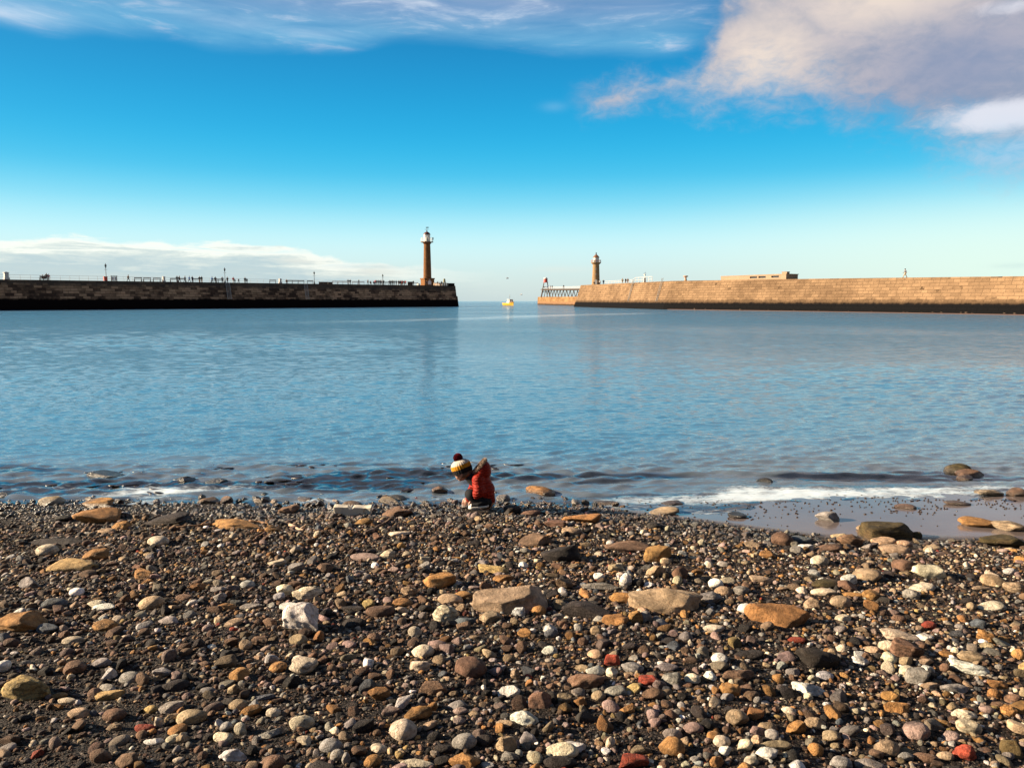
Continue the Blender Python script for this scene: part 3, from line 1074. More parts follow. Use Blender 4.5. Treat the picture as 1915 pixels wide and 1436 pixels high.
LH1 = left_at(799.5, 6.5)
def lighthouse_tall():
    Y = LH1.y
    u = (Y * CP) / F                   # metres per photo pixel there
    zz = lambda py: z_at(py, Y) - LH1.z
    r = empty('lighthouse', tuple(LH1))
    tag(r, 'tall fluted brown column lighthouse with white lantern and dark dome, on the shaded pier', 'lighthouse')
    zb = zz(521.0)
    m = MB()
    rot = math.radians(30)
    m.box((0, 0, zb / 2 - 0.1), (4.2, 4.2, zb - 0.2 + 0.2), rot)
    m.box((0, 0, zb - 0.1), (4.6, 4.6, 0.45), rot)
    m.box((0, 0, 0.2), (4.5, 4.5, 0.5), rot)
    m.build('pedestal', BROWNSTONE, r)
    zt = zz(457.5)
    fl = lambda t: 1.0 - 0.018 * abs(math.sin(t * 9)) + 0.008
    m = MB()
    hh = zt - zb
    m.lathe([(1.72, 0), (1.68, 0.3)], (0, 0, zb + 0.12), 72)
    m.lathe([(1.62 - 0.30 * (k / 10) ** 1.25, 0.3 + (hh - 0.3) * k / 10) for k in range(11)], (0, 0, zb + 0.12), 72, flute=fl)
    m.build('column', BROWNSTONE, r, smooth=False)
    m = MB()
    g0 = zt + 0.12
    zg = zz(452.6)
    m.lathe([(1.34, 0), (1.5, 0.15), (1.62, 0.45), (2.1, (zg - g0) * 0.75), (2.55, (zg - g0) * 0.8), (2.55, zg - g0)], (0, 0, g0), 40)
    m.build('gallery', BROWNSTONE, r)
    gallery_rail(r, 2.4, zg, zz(445.2) - zg, 16, WHITE)
    zl = zz(440)
    m = MB()
    m.lathe([(1.32, 0), (1.32, zl - zg), (1.42, zl - zg), (1.42, zl - zg + 0.18)], (0, 0, zg), 8, rot=math.radians(15))
    m.build('lantern_room', WHITE, r)
    for a in (-62, -107):
        t = math.radians(a)
        m = MB()
        m.box((1.22 * math.cos(t) * 1.0, 1.22 * math.sin(t), zg + 0.9), (0.10, 0.62, 1.3), t)
        m.build('window' if a == -107 else 'door', GLASS if a == -62 else paint('lantern_panel', (0.7, 0.68, 0.62), 0.4, 0.05), r)
    zd = zz(433.8)
    z0 = zl + 0.18
    m = MB()
    m.lathe([(1.38 * math.cos(k / 8 * math.pi / 2) + 0.02, (zd - z0) * math.sin(k / 8 * math.pi / 2)) for k in range(9)], (0, 0, z0), 24)
    m.build('dome', DOME, r, smooth=True)
    m = MB()
    zf = zz(425.2)
    m.lathe([(0.28, 0), (0.3, 0.2), (0.14, 0.35), (0.22, 0.55), (0.08, 0.8), (0.06, zf - zd)], (0, 0, zd - 0.05), 10)
    m.build('finial', BLACK, r)
    m = MB()
    m.tube((-0.9, 0.2, zz(429.2)), (0.9, -0.2, zz(429.2)), 0.06, n=5)
    m.box((0.25, 0, zz(425.6)), (1.0, 0.06, 0.34))
    m.tube((-0.5, 0, zz(425.6)), (0.2, 0, zz(425.6)), 0.05, n=5)
    m.build('weather_vane', BLACK, r)
    m = MB()
    t = rot - math.pi / 2
    cx, cy = 2.13 * math.cos(t), 2.13 * math.sin(t)
    m.box((cx, cy, 0.9), (1.5, 0.1, 1.6), rot)
    m.box((cx, cy, 1.85), (1.0, 0.1, 0.35), rot)
    m.build('door', paint('pale_door', (0.5, 0.48, 0.5), 0.6, 0.3, scale=2.0), r)
    m = MB()
    m.box((2.15 * math.cos(t), 2.15 * math.sin(t), 2.45), (0.7, 0.1, 0.25), rot)
    m.build('name_plate', paint('plate_grey', (0.45, 0.4, 0.38), 0.6), r)
    m = MB()
    m.box((2.5, -0.3, zz(446.5)), (0.35, 0.35, 0.9))
    m.build('signal_box', BLACK, r)


lighthouse_tall()

LH2 = right_at(1114.2, 4.6)
def lighthouse_short():
    Y = LH2.y
    zz = lambda py: z_at(py, Y) - LH2.z
    u = Y * CP / F
    r = empty('lighthouse', tuple(LH2))
    tag(r, 'shorter tan tower lighthouse with white lantern and pointed brown roof, on the sunlit pier', 'lighthouse')
    zt = zz(495.0)
    m = MB()
    m.lathe([(1.62, 0), (1.6, 0.4), (1.5, 0.5), (1.22, zt)], n=32)
    m.build('tower', TANSTONE, r, smooth=False)
    zg = zz(490.8)
    m = MB()
    m.lathe([(1.22, 0), (1.45, 0.2), (1.85, (zg - zt) * 0.7), (1.95, zg - zt)], (0, 0, zt), 32)
    m.build('gallery', TANSTONE, r)
    gallery_rail(r, 1.85, zg, zz(487.8) - zg + 0.25, 14, paint('gallery_rail_red', (0.36, 0.2, 0.15), 0.5))
    zl = zz(482.2)
    m = MB()
    m.lathe([(1.16, 0), (1.16, zl - zg)], (0, 0, zg), 8, rot=math.radians(22))
    m.build('lantern_room', WHITE, r)
    m = MB()
    zr = zz(475.6)
    m.lathe([(1.36, 0), (1.30, 0.12), (0.85, (zr - zl) * 0.55), (0.3, (zr - zl) * 0.9), (0.18, zr - zl)], (0, 0, zl), 8, rot=math.radians(22))
    m.build('roof', BROWNROOF, r)
    m = MB()
    zf = zz(471.6)
    m.lathe([(0.14, 0), (0.24, 0.3), (0.24, 0.5), (0.07, 0.7), (0.05, zf - zr)], (0, 0, zr - 0.05), 10)
    m.build('finial', BLACK, r)
    dirn = (Vector((0, 0, 0)) - Vector((LH2.x, LH2.y, 0))).normalized()
    a = math.atan2(dirn.y, dirn.x)
    for py, hh, ww in ((503.5, 0.6, 0.42), (513.5, 0.6, 0.42)):
        z = zz(py)
        rad = 1.5 - 0.28 * z / zt
        m = MB()
        m.box((rad * math.cos(a), rad * math.sin(a), z), (0.14, ww, hh), a)
        fr = m.build('window', WHITE, r)
        m = MB()
        m.box((rad * math.cos(a) * 1.0 + 0.045 * math.cos(a), (rad + 0.045) * math.sin(a), z), (0.1, ww * 0.66, hh * 0.72), a)
        m.build('pane', GLASS, fr)
    m = MB()
    z = 1.05
    m.box((1.52 * math.cos(a), 1.52 * math.sin(a), z), (0.2, 0.95, 1.9), a)
    m.build('door', WHITE, r)
    m = MB()
    z = zz(488.2)
    m.box((1.12 * math.cos(a - 0.45), 1.12 * math.sin(a - 0.45), z), (0.14, 0.5, 0.7), a - 0.45)
    m.build('lantern_window', GLASS, r)


lighthouse_short()

# ------------------------------------------------------------------ outer pier with the trestle walkway
EA, EB = base_pt(1005, 6.9), base_pt(1078, 8.9)
ext = empty('stone_pier', tuple(EA))
tag(ext, 'low golden outer pier wall under the timber trestle walkway', 'pier')


def ext_build():
    o = ext.location
    d = (EB - EA).normalized()
    n = Vector((-d.y, d.x, 0))
    pts = [EA + n * 9, EA, EB, EB + d * 30]
    pts2 = [((p - o).x, (p - o).y) for p in pts]
    top, nr = pier_wall(pts2, [4.75, 4.75, 4.3, 4.0], 0.06, M_EXT, ext)
    deck_poly(top[1:], nr[1:], 8.0, ext, DECK)
    return d, n


ED, EN = ext_build()


def walkway():
    L = (EB - EA).length + 6
    z0 = 4.6
    r = empty('trestle_walkway', tuple(EA + EN * 3 + Vector((0, 0, z0))), math.atan2(ED.y, ED.x))
    tag(r, 'dark timber trestle walkway on splayed legs over the outer pier', 'walkway')
    zt = lambda s: 4.9 - 1.5 * s / L
    m = MB()
    m.box((L / 2, 0, 0), (1, 1, 1))
    m.v = []
    for s in (2.0, L):
        for y, dz in ((-1.3, -0.45), (1.3, -0.45), (1.3, 0.15), (-1.3, 0.15)): m.v.append((s, y, zt(s) + dz))
    m.f = [(0, 1, 2, 3), (7, 6, 5, 4), (0, 4, 5, 1), (1, 5, 6, 2), (2, 6, 7, 3), (3, 7, 4, 0)]
    m.build('deck', DARKWOOD, r)
    k = 13
    for i in range(k):
        s = 8 + (L - 12) * i / (k - 1)
        m = MB()
        zb = -0.2 - 0.45 * s / L
        for y in (-1, 1):
            m.tube((s, y * 1.9, zb), (s, y * 0.9, zt(s) - 0.4), 0.22, n=6)
        m.box((s, 0, zt(s) - 0.6), (0.35, 2.6, 0.3))
        m.build('trestle', DARKWOOD, r)
    m = MB()
    for y in (-1.2, 1.2):
        for i in range(16):
            s = 12 + (L - 12) * i / 15
            m.tube((s, y, zt(s)), (s, y, zt(s) + 1.15), 0.06, n=4)
        for h in (0.6, 1.15): m.tube((12, y, zt(12) + h), (L, y, zt(L) + h), 0.06, n=4)
    m.build('railing', RAIL, r)


walkway()


def beacon_tower():
    p = EA + ED * 13 + EN * 3
    p.z = 4.55
    Y = p.y
    zz = lambda py: z_at(py, Y) - p.z
    p.x = x_at(1020.3, Y, p.z)
    r = empty('beacon_tower', tuple(p))
    tag(r, 'small red beacon light with white cap on four splayed dark legs', 'beacon')
    zt = zz(528.5)
    for i in (-1, 1):
        for j in (-1, 1):
            m = MB()
            m.tube((i * 2.7, j * 2.7, 0), (i * 1.0, j * 1.0, zt), 0.27, 0.2, n=6)
            m.build('leg', DARKWOOD, r)
    m = MB()
    for zf in (0.35, 0.7):
        w = 2.7 - 1.7 * zf
        z = zt * zf
        for a, b in (((-w, -w), (w, -w)), ((w, -w), (w, w)), ((w, w), (-w, w)), ((-w, w), (-w, -w))):
            m.tube((*a, z), (*b, z), 0.14, n=5)
    m.tube((-1.8, -1.8, zt * 0.35), (1.35, -1.35, zt * 0.7), 0.1, n=5)
    m.tube((1.8, -1.8, zt * 0.35), (-1.35, -1.35, zt * 0.7), 0.1, n=5)
    m.build('brace', DARKWOOD, r)
    m = MB()
    m.lathe([(1.6, 0), (1.6, 0.2), (1.2, 0.22), (1.15, zz(521.5) - zt)], (0, 0, zt), 16)
    m.build('lantern', RED, r)
    m = MB()
    z0 = zz(521.5)
    zc = zz(518.8)
    m.lathe([(1.25, 0), (1.1, (zc - z0) * 0.5), (0.6, (zc - z0) * 0.85), (0.15, zc - z0)], (0, 0, z0), 16)
    m.build('cap', WHITE, r, smooth=True)


beacon_tower()
# ------------------------------------------------------------------ smooth bodies: distance fields meshed by surface nets
def surf_net(fn, lo, hi, res):
    lo, hi = np.array(lo, float), np.array(hi, float)
    n = np.ceil((hi - lo) / res).astype(int) + 1
    ax = [lo[i] + res * np.arange(n[i]) for i in range(3)]
    G = np.stack(np.meshgrid(*ax, indexing='ij'), -1)
    v = fn(G.reshape(-1, 3)).reshape(n)
    ins = v < 0
    cs = [(0, 0, 0), (1, 0, 0), (0, 1, 0), (1, 1, 0), (0, 0, 1), (1, 0, 1), (0, 1, 1), (1, 1, 1)]
    sl = lambda a, c: a[c[0]:n[0] - 1 + c[0], c[1]:n[1] - 1 + c[1], c[2]:n[2] - 1 + c[2]]
    cnt = sum(sl(ins, c).astype(int) for c in cs)
    act = (cnt > 0) & (cnt < 8)
    I = np.argwhere(act)
    idx = -np.ones(act.shape, int)
    idx[act] = np.arange(len(I))
    acc, num = np.zeros((len(I), 3)), np.zeros(len(I))
    vals = [v[I[:, 0] + c[0], I[:, 1] + c[1], I[:, 2] + c[2]] for c in cs]
    for a in range(8):
        for b in range(a + 1, 8):
            if sum(abs(cs[a][k] - cs[b][k]) for k in range(3)) != 1: continue
            va, vb = vals[a], vals[b]
            m = (va < 0) != (vb < 0)
            t = np.where(m, va / np.where(m, va - vb, 1), 0)[:, None]
            p = np.array(cs[a]) + t * (np.array(cs[b]) - np.array(cs[a]))
            acc += np.where(m[:, None], p, 0)
            num += m
    V = lo + (I + acc / num[:, None]) * res
    Fs = []
    for k in range(3):
        d = np.eye(3, dtype=int)[k]
        a, b = ins[:n[0] - d[0], :n[1] - d[1], :n[2] - d[2]], ins[d[0]:, d[1]:, d[2]:]
        E = np.argwhere(a != b)
        u, w = (k + 1) % 3, (k + 2) % 3
        ok = (E[:, u] > 0) & (E[:, w] > 0) & (E[:, u] < n[u] - 1) & (E[:, w] < n[w] - 1)
        E = E[ok]
        du, dw = np.eye(3, dtype=int)[u], np.eye(3, dtype=int)[w]
        g = lambda q: idx[q[:, 0], q[:, 1], q[:, 2]]
        q = np.stack([g(E - du - dw), g(E - dw), g(E), g(E - du)], -1)
        flip = ~a[E[:, 0], E[:, 1], E[:, 2]]
        q[flip] = q[flip][:, ::-1]
        Fs.append(q)
    return V, np.concatenate(Fs)


def cap(a, b, ra, rb=None, sy=1.0):
    """tapered capsule"""
    a, b = np.array(a, float), np.array(b, float)
    rb = ra if rb is None else rb
    ba = b - a
    L = max(ba @ ba, 1e-12)
    def f(P):
        h = np.clip((P - a) @ ba / L, 0, 1)
        q = P - a - h[:, None] * ba
        if sy != 1.0: q = q * np.array([1, 1 / sy, 1])
        return np.linalg.norm(q, axis=1) - (ra + (rb - ra) * h)
    return f


def ell(c, r, ax=None):
    c, r = np.array(c, float), np.array(r, float)
    R = None if ax is None else np.array(ax, float)
    def f(P):
        q = P - c
        if R is not None: q = q @ R.T
        k = np.linalg.norm(q / r, axis=1)
        k2 = np.linalg.norm(q / (r * r), axis=1)
        return k * (k - 1) / np.maximum(k2, 1e-9)
    return f


def smin(fs, k):
    def f(P):
        d = fs[0](P)
        for g in fs[1:]:
            e = g(P)
            h = np.maximum(k - np.abs(d - e), 0) / k
            d = np.minimum(d, e) - h * h * k * 0.25
        return d
    return f


# ------------------------------------------------------------------ people on the piers
def cloth(name, c): return paint(name, c, 0.85, 0.15, spec=0.15)
PAL = {'skin': cloth('skin', (0.42, 0.25, 0.17)), 'navy': cloth('navy_cloth', (0.015, 0.02, 0.045)), 'black': cloth('black_cloth', (0.012, 0.012, 0.014)),
       'red': cloth('red_cloth', (0.4, 0.03, 0.03)), 'blue': cloth('blue_cloth', (0.05, 0.13, 0.32)), 'grey': cloth('grey_cloth', (0.14, 0.14, 0.15)),
       'tan': cloth('tan_cloth', (0.32, 0.22, 0.12)), 'pink': cloth('pink_cloth', (0.5, 0.2, 0.22)), 'white': cloth('white_cloth', (0.45, 0.43, 0.41)),
       'brown': cloth('brown_cloth', (0.1, 0.055, 0.035)), 'hair': cloth('dark_hair', (0.025, 0.016, 0.012))}


def person_mesh(pose):
    if pose == 'sit':
        hip, chest, neck, head = (0, 0, .52), (0, 0.02, .92), (0, 0.02, 1.1), (0, -0.02, 1.26)
        legs = [((s * .1, 0, .5), (s * .11, -.42, .5), (s * .11, -.42, .06), (s * .11, -.52, .04)) for s in (-1, 1)]
        arms = [((s * .19, 0.02, 1.02), (s * .24, -.03, .76), (s * .14, -.26, .6)) for s in (-1, 1)]
    elif pose == 'walk':
        hip, chest, neck, head = (0, 0, .92), (0.02, 0, 1.32), (0.03, 0, 1.5), (0.05, 0, 1.65)
        legs = [((0, s * .09, .9), (s * .16 + .04, s * .09, .5), (s * .3, s * .09, .09), (s * .3 + .12, s * .09, .04)) for s in (-1, 1)]
        arms = [((0.02, s * .2, 1.42), (-s * .1, s * .26, 1.15), (-s * .2 + .08, s * .25, .93)) for s in (-1, 1)]
    else:
        hip, chest, neck, head = (0, 0, .92), (0, 0, 1.32), (0, 0, 1.5), (0, -0.01, 1.65)
        legs = [((s * .09, 0, .9), (s * .1, -.01, .5), (s * .1, 0.01, .09), (s * .1, -.13, .04)) for s in (-1, 1)]
        arms = [((s * .2, 0, 1.42), (s * .26, 0.01, 1.15), (s * .22, -.1, .93)) for s in (-1, 1)]
    hd = [ell(head, (.085, .1, .12)), cap(neck, head, .055), cap((head[0], head[1] - .1, head[2] - .01), (head[0], head[1] - .11, head[2] - .03), .018)]
    hair = [ell((head[0], head[1] + .025, head[2] + .035), (.098, .1, .105))]
    jk = [cap(hip, chest, .15, .17, 0.75), cap(chest, (neck[0], neck[1], neck[2] - .05), .17, .08)]
    hands = []
    for a in arms:
        jk += [cap(a[0], a[1], .065, .052), cap(a[1], a[2], .052, .042)]
        d = Vector(a[2]) - Vector(a[1])
        d = d.normalized() * 0.1
        hands.append(cap(a[2], tuple(Vector(a[2]) + d), .042, .03))
    tr = [cap(hip, hip, .145)]
    sh = []
    for l in legs:
        tr += [cap(l[0], l[1], .095, .07), cap(l[1], l[2], .07, .048)]
        sh.append(cap(l[2], l[3], .055, .045))
    groups = [hd + hands, hair, jk, tr, sh]
    allf = smin([f for g in groups for f in g], 0.03)
    V, Q = surf_net(allf, (-.55, -.65, -.05), (.55, .45, 1.85), 0.035)
    c = V[Q].mean(1)
    d = np.stack([np.min([f(c) for f in g], 0) for g in groups], -1)
    mi = d.argmin(1)
    me = np_mesh('person', V, Q, [PAL['skin'], PAL['hair'], PAL['black'], PAL['navy'], PAL['black']])
    me.polygons.foreach_set('material_index', mi.astype(np.int32))
    return me


PM = {p: person_mesh(p) for p in ('stand', 'walk', 'sit')}


def person(p, pose, rz, jacket, trousers, label, group, sc=1.0, hair='hair', lift=0.0):
    o = link_mesh('person', PM[pose], loc=(p.x, p.y, p.z + lift))
    o.rotation_euler = (0, 0, rz)
    o.scale = (sc * 1.22, sc * 1.22, sc)
    for i, k in ((1, hair), (2, jacket), (3, trousers)):
        o.material_slots[i].link = 'OBJECT'
        o.material_slots[i].material = PAL[k]
    tag(o, label, 'person', group)
    return o


GL = 'people on the shaded pier'
GR = 'people on the sunlit pier'
A0 = math.atan2(LT.y, LT.x)
left_people = [
    (80, 'sit', .2, 'black', 'navy', 'person in black sitting on the bench nearest the pale stone pillar', 3.2),
    (84, 'sit', .1, 'navy', 'black', 'person in navy sitting at the end of the bench beside two standing people', 3.2),
    (87.5, 'stand', .5, 'brown', 'navy', 'person in dark brown jacket standing directly behind the seated pair', 4.0),
    (91.5, 'stand', -.4, 'pink', 'white', 'person in pink jacket standing beside the bench with the seated pair', 3.6),
    (240, 'walk', .4, 'brown', 'black', 'lone dark person walking between the notice board and the row of benches', 3.0),
    (331.5, 'stand', .3, 'black', 'black', 'person in black standing between two benches, farther of a close pair', 3.2),
    (335.5, 'walk', .0, 'brown', 'navy', 'person in brown jacket walking beside someone in black among the benches', 2.8),
    (354, 'walk', .2, 'blue', 'navy', 'person in blue jacket walking ahead of a slim navy figure', 3.0),
    (360, 'stand', .8, 'navy', 'navy', 'slim person all in navy behind the walker in blue', 3.0),
    (373.5, 'stand', .1, 'black', 'tan', 'person in black top and tan trousers holding close to another', 3.0),
    (377.5, 'stand', -.7, 'black', 'tan', 'taller person in black and tan beside a similar companion', 2.6),
    (396.5, 'walk', .3, 'blue', 'navy', 'person in dull blue walking before the dark box benches', 2.6),
    (403, 'stand', .6, 'black', 'black', 'stout person in black just past the walker in dull blue', 3.0),
    (416, 'stand', .2, 'grey', 'black', 'person in grey on the beach side of the lamp post by the ladder', 3.0),
    (425.5, 'stand', -.5, 'black', 'navy', 'person in black just beyond the lamp post by the ladder', 3.4),
    (436.5, 'stand', .3, 'red', 'white', 'person in red jacket standing with a small child on the pier', 3.0),
    (439.5, 'stand', .0, 'black', 'black', 'small child in black beside the person in red jacket', 2.7),
    (446.5, 'walk', .4, 'navy', 'black', 'person in navy walking alone after the red jacket', 3.0),
    (458.5, 'stand', .2, 'black', 'black', 'taller of two people in black at the end of the crowd', 3.0),
    (462, 'stand', -.3, 'grey', 'black', 'shorter person in grey paired with a tall one in black', 2.7),
    (536, 'sit', .3, 'brown', 'black', 'person sitting alone in brown between the white post and a bench', 3.0),
    (651, 'stand', .2, 'grey', 'grey', 'person in grey standing with arms out between two white benches', 2.8),
    (655, 'stand', -.2, 'black', 'grey', 'person in black jacket next to one in grey among the white benches', 3.2),
    (688, 'walk', .2, 'brown', 'black', 'person in brown leading the crowd towards the third lamp', 2.4),
    (693, 'sit', .2, 'black', 'black', 'person in black sitting low at the start of the crowd', 3.0),
    (699, 'sit', .2, 'navy', 'navy', 'person in navy sitting low beside the person in black', 3.4),
    (705, 'stand', .2, 'black', 'brown', 'person in black and brown within the crowd before the last lamp', 3.0),
    (708.5, 'stand', .2, 'brown', 'black', 'person in brown squeezed in the crowd before the last lamp', 2.6),
    (711.5, 'stand', .2, 'navy', 'black', 'person in navy nearest the last lamp but one in the crowd', 3.0),
    (717.5, 'stand', .1, 'black', 'black', 'person in black leaning at the foot of the last lamp', 2.8),
    (731, 'stand', .1, 'black', 'black', 'first of four dark figures after the last lamp', 3.0),
    (734, 'stand', .4, 'brown', 'black', 'second of four dark figures after the last lamp, in brown', 2.6),
    (737, 'stand', -.3, 'black', 'navy', 'third of four dark figures after the last lamp, navy trousers', 3.0),
    (741, 'stand', .3, 'navy', 'navy', 'fourth of four figures after the last lamp, all navy', 2.6),
    (745.5, 'stand', .2, 'black', 'brown', 'person in black and brown before the group near the tall lighthouse', 3.0),
    (749.5, 'stand', .2, 'navy', 'black', 'person in navy and black in the group near the tall lighthouse', 2.8),
    (753, 'stand', .2, 'red', 'black', 'person in dark red top in the group near the tall lighthouse', 3.0),
    (756, 'stand', .2, 'brown', 'brown', 'person all in brown in the group near the tall lighthouse', 2.6),
    (758.5, 'walk', .2, 'red', 'navy', 'person in red and navy closest to the dark shelter', 3.0),
    (728, 'walk', .3, 'navy', 'black', 'person in navy walking past the dark bench beyond the last lamp', 3.4),
    (702, 'stand', -.2, 'red', 'black', 'person in red among the crowd before the last lamp', 3.4),
    (714, 'walk', .2, 'grey', 'navy', 'person in grey just before the foot of the last lamp', 3.6),
    (747.5, 'walk', -.1, 'black', 'black', 'person all in black between the brown and navy figures near the tall lighthouse', 3.4),
    (751.5, 'stand', .5, 'grey', 'brown', 'person in grey and brown in the group near the tall lighthouse', 3.6),
    (671, 'walk', .2, 'black', 'navy', 'person in black walking between two white benches', 3.2),
    (346, 'walk', .1, 'navy', 'black', 'person in navy and black walking before the one in blue', 3.4),
    (773, 'stand', .1, 'black', 'navy', 'person in black standing between the dark shelter and the white bench', 3.0),
    (797.5, 'stand', .1, 'navy', 'brown', 'person in navy standing against the foot of the tall lighthouse', 1.2),
    (826, 'stand', .1, 'navy', 'black', 'person in navy standing close beside the stone beacon', 2.0),
    (818.5, 'stand', .2, 'black', 'black', 'person in black between the tall lighthouse and the stone beacon', 2.5),
    (822.5, 'sit', .2, 'brown', 'black', 'person in brown sitting between lighthouse and stone beacon', 2.5),
]
SMALL = {439.5: .66, 446.5: .8, 462: .85, 818.5: 1.0, 91.5: .95, 84: .95}
for px, pose, rz, j, t, lab, off in left_people:
    person(left_at(px, off), pose, rz + A0 * 0.3, j, t, lab, GL, SMALL.get(px, 1.06), 'black' if 'hood' in lab else 'hair', 0.0)

right_people = [
    (1692.5, 'walk', 2.9, 'grey', 'tan', 'lone person in grey walking along the top of the sunlit wall', 1.6, 1.0),
    (1164, 'stand', .2, 'tan', 'tan', 'person in tan coat by the railing beyond the short lighthouse', 2.4, 1.0),
    (1170, 'stand', .5, 'black', 'brown', 'person in black between the tan coat and another dark figure', 2.6, .95),
    (1174, 'stand', -.4, 'brown', 'brown', 'person in brown at the far end of three by the railing', 2.6, .95),
    (1128.5, 'stand', .1, 'navy', 'navy', 'person in navy standing just beside the short lighthouse', 3.0, 1.0),
    (1122, 'stand', -.3, 'white', 'brown', 'person in white top close against the short lighthouse wall', 3.4, .95),
    (1118, 'sit', .1, 'brown', 'black', 'person in brown sitting at the foot of the short lighthouse', 1.4, .95),
    (1111, 'sit', .2, 'black', 'brown', 'person in black sitting below the short lighthouse door', 1.2, .95),
]
for px, pose, rz, j, t, lab, off, sc in right_people:
    person(right_at(px, off), pose, rz, j, t, lab, GR, sc)

wk = bpy.data.objects['trestle_walkway']
for px, pose, j, t, lab in ((1024, 'stand', 'blue', 'blue', 'person in bright blue at the foot of the red beacon tower'),
                            (1029, 'stand', 'white', 'red', 'person in white and red next to the one in bright blue'),
                            (1032.5, 'stand', 'black', 'black', 'person in black third from the red beacon tower'),
                            (1054, 'stand', 'black', 'navy', 'lone dark figure halfway along the trestle walkway')):
    k = (px - CX) / F
    L = (EB - EA).length
    best = min((abs(q.x / (q.y * CP) - k), s) for s in np.linspace(0, L, 300) for q in [EA + EN * 3 + ED * s])
    s = best[1]
    q = EA + EN * 3 + ED * s
    q.z = 4.6 + 4.9 - 1.5 * s / (L + 6) + 0.15
    person(q, pose, 0.3, j, t, lab, 'people on the trestle walkway', 1.15)

# ------------------------------------------------------------------ pier furniture
def lamp_post():
    r = empty('lamp_post', (0, 0, 0))
    m = MB()
    m.lathe([(.26, 0), (.26, .3), (.16, .4), (.15, .9), (.09, 1.0)], n=10)
    m.build('base', BLACK, r)
    m = MB()
    m.lathe([(.085, 1.0), (.06, 3.3)], n=8)
    m.tube((-.4, 0, 2.95), (.4, 0, 2.95), .035, n=5)
    m.build('pole', BLACK, r)
    m = MB()
    m.lathe([(.1, 3.3), (.14, 3.4), (.27, 3.95)], n=6)
    m.build('lantern', paint('lamp_glass', (0.12, 0.13, 0.12), 0.15, 0.1), r)
    m = MB()
    m.lathe([(.32, 3.95), (.3, 4.02), (.12, 4.25), (.07, 4.3), (.09, 4.38), (.02, 4.6)], n=6)
    m.build('cap', BLACK, r)
    return r


lp0 = lamp_post()
for i, (px, lab, ytop) in enumerate(((199, 'tall lamp post with a red lifebuoy box at its foot', 492), (421, 'tall lamp post standing above the long pale ladder', 500),
                                     (588, 'tall lamp post between the seated figure and the dark box benches', 507), (716, 'tall lamp post farthest out, amid the crowd near the lighthouse', 512.5))):
    o = lp0 if i == 0 else copy_tree(lp0)
    p = left_at(px, 0.6)
    o.location = p
    k = (z_at(ytop, p.y) - p.z) / 4.6
    o.scale = (1.05, 1.05, k)
    tag(o, lab, 'lamp post', 'lamp posts on the shaded pier')

p = left_at(197.4, 0.3)
m = MB()
m.box((0, 0, .55), (.9, .5, 1.0), A0)
m.box((0, 0, 1.1), (1.0, .6, .12), A0)
m.box((0, 0, .03), (.3, .3, .1), A0)
tag(m.build('lifebuoy_box', RED, None, loc=tuple(p)), 'red lifebuoy box at the foot of the first lamp post', 'lifebuoy box')


def pillar(px, ytop, w, lab, mat, off=1.0, cap_=True):
    p = left_at(px, off)
    h = z_at(ytop, p.y) - p.z
    m = MB()
    m.box((0, 0, h * .12), (w * 1.15, w * 1.15, h * .24), A0)
    m.box((0, 0, h * .55), (w * .9, w * .9, h * .64), A0)
    if cap_:
        m.box((0, 0, h * .9), (w * 1.12, w * 1.12, h * .08), A0)
        m.box((0, 0, h * .97), (w * .8, w * .8, h * .07), A0, top=0.4)
    tag(m.build('stone_post', mat, None, loc=tuple(p)), lab, 'post')


PALE = paint('pale_stone', (0.38, 0.36, 0.34), 0.8, 0.12)
pillar(12, 508.5, 1.0, 'large pale stone pillar near the shoreward end of the shaded pier', PALE)
pillar(306.5, 517, 0.65, 'short pale post beside the third bench of the row', PALE)
pillar(524, 521, 0.75, 'pale pointed post before the seated person in brown', PALE)
pillar(782.5, 530, 0.9, 'stubby pale post just before the tall lighthouse', PALE)

# notice board
p = left_at(213.5, 1.2)
r = empty('notice_board', tuple(p), A0)
tag(r, 'dark notice board with pale panels between the first lamp and a walker', 'notice board')
m = MB()
for s in (-.75, .75): m.box((s, 0, .75), (.14, .14, 1.5))
m.box((0, 0, 1.25), (1.64, .1, .1))
m.box((0, 0, .12), (1.36, .1, .1))
m.build('frame', BLACK, r)
m = MB()
m.box((-.34, 0, .68), (.62, .06, .92))
m.box((.34, 0, .68), (.62, .06, .92))
m.build('panel', paint('board_panel', (.35, .36, .38), .5, .5, scale=3.0), r)
m = MB()
m.box((0, 0, 1.42), (1.8, .3, .1))
m.build('roof', BLACK, r)


def bench(name, mat, back=True):
    r = empty(name, (0, 0, 0))
    m = MB()
    m.box((0, 0, .45), (1.9, .45, .07))
    m.build('seat', mat, r)
    if back:
        m = MB()
        m.box((0, .24, .8), (1.9, .06, .22))
        m.build('backrest', mat, r)
    for s in (-.82, .82):
        m = MB()
        m.box((s, -.1, .205), (.09, .09, .41))
        if back: m.box((s, .27, .45), (.09, .08, .9))
        m.build('leg', mat, r)
    return r


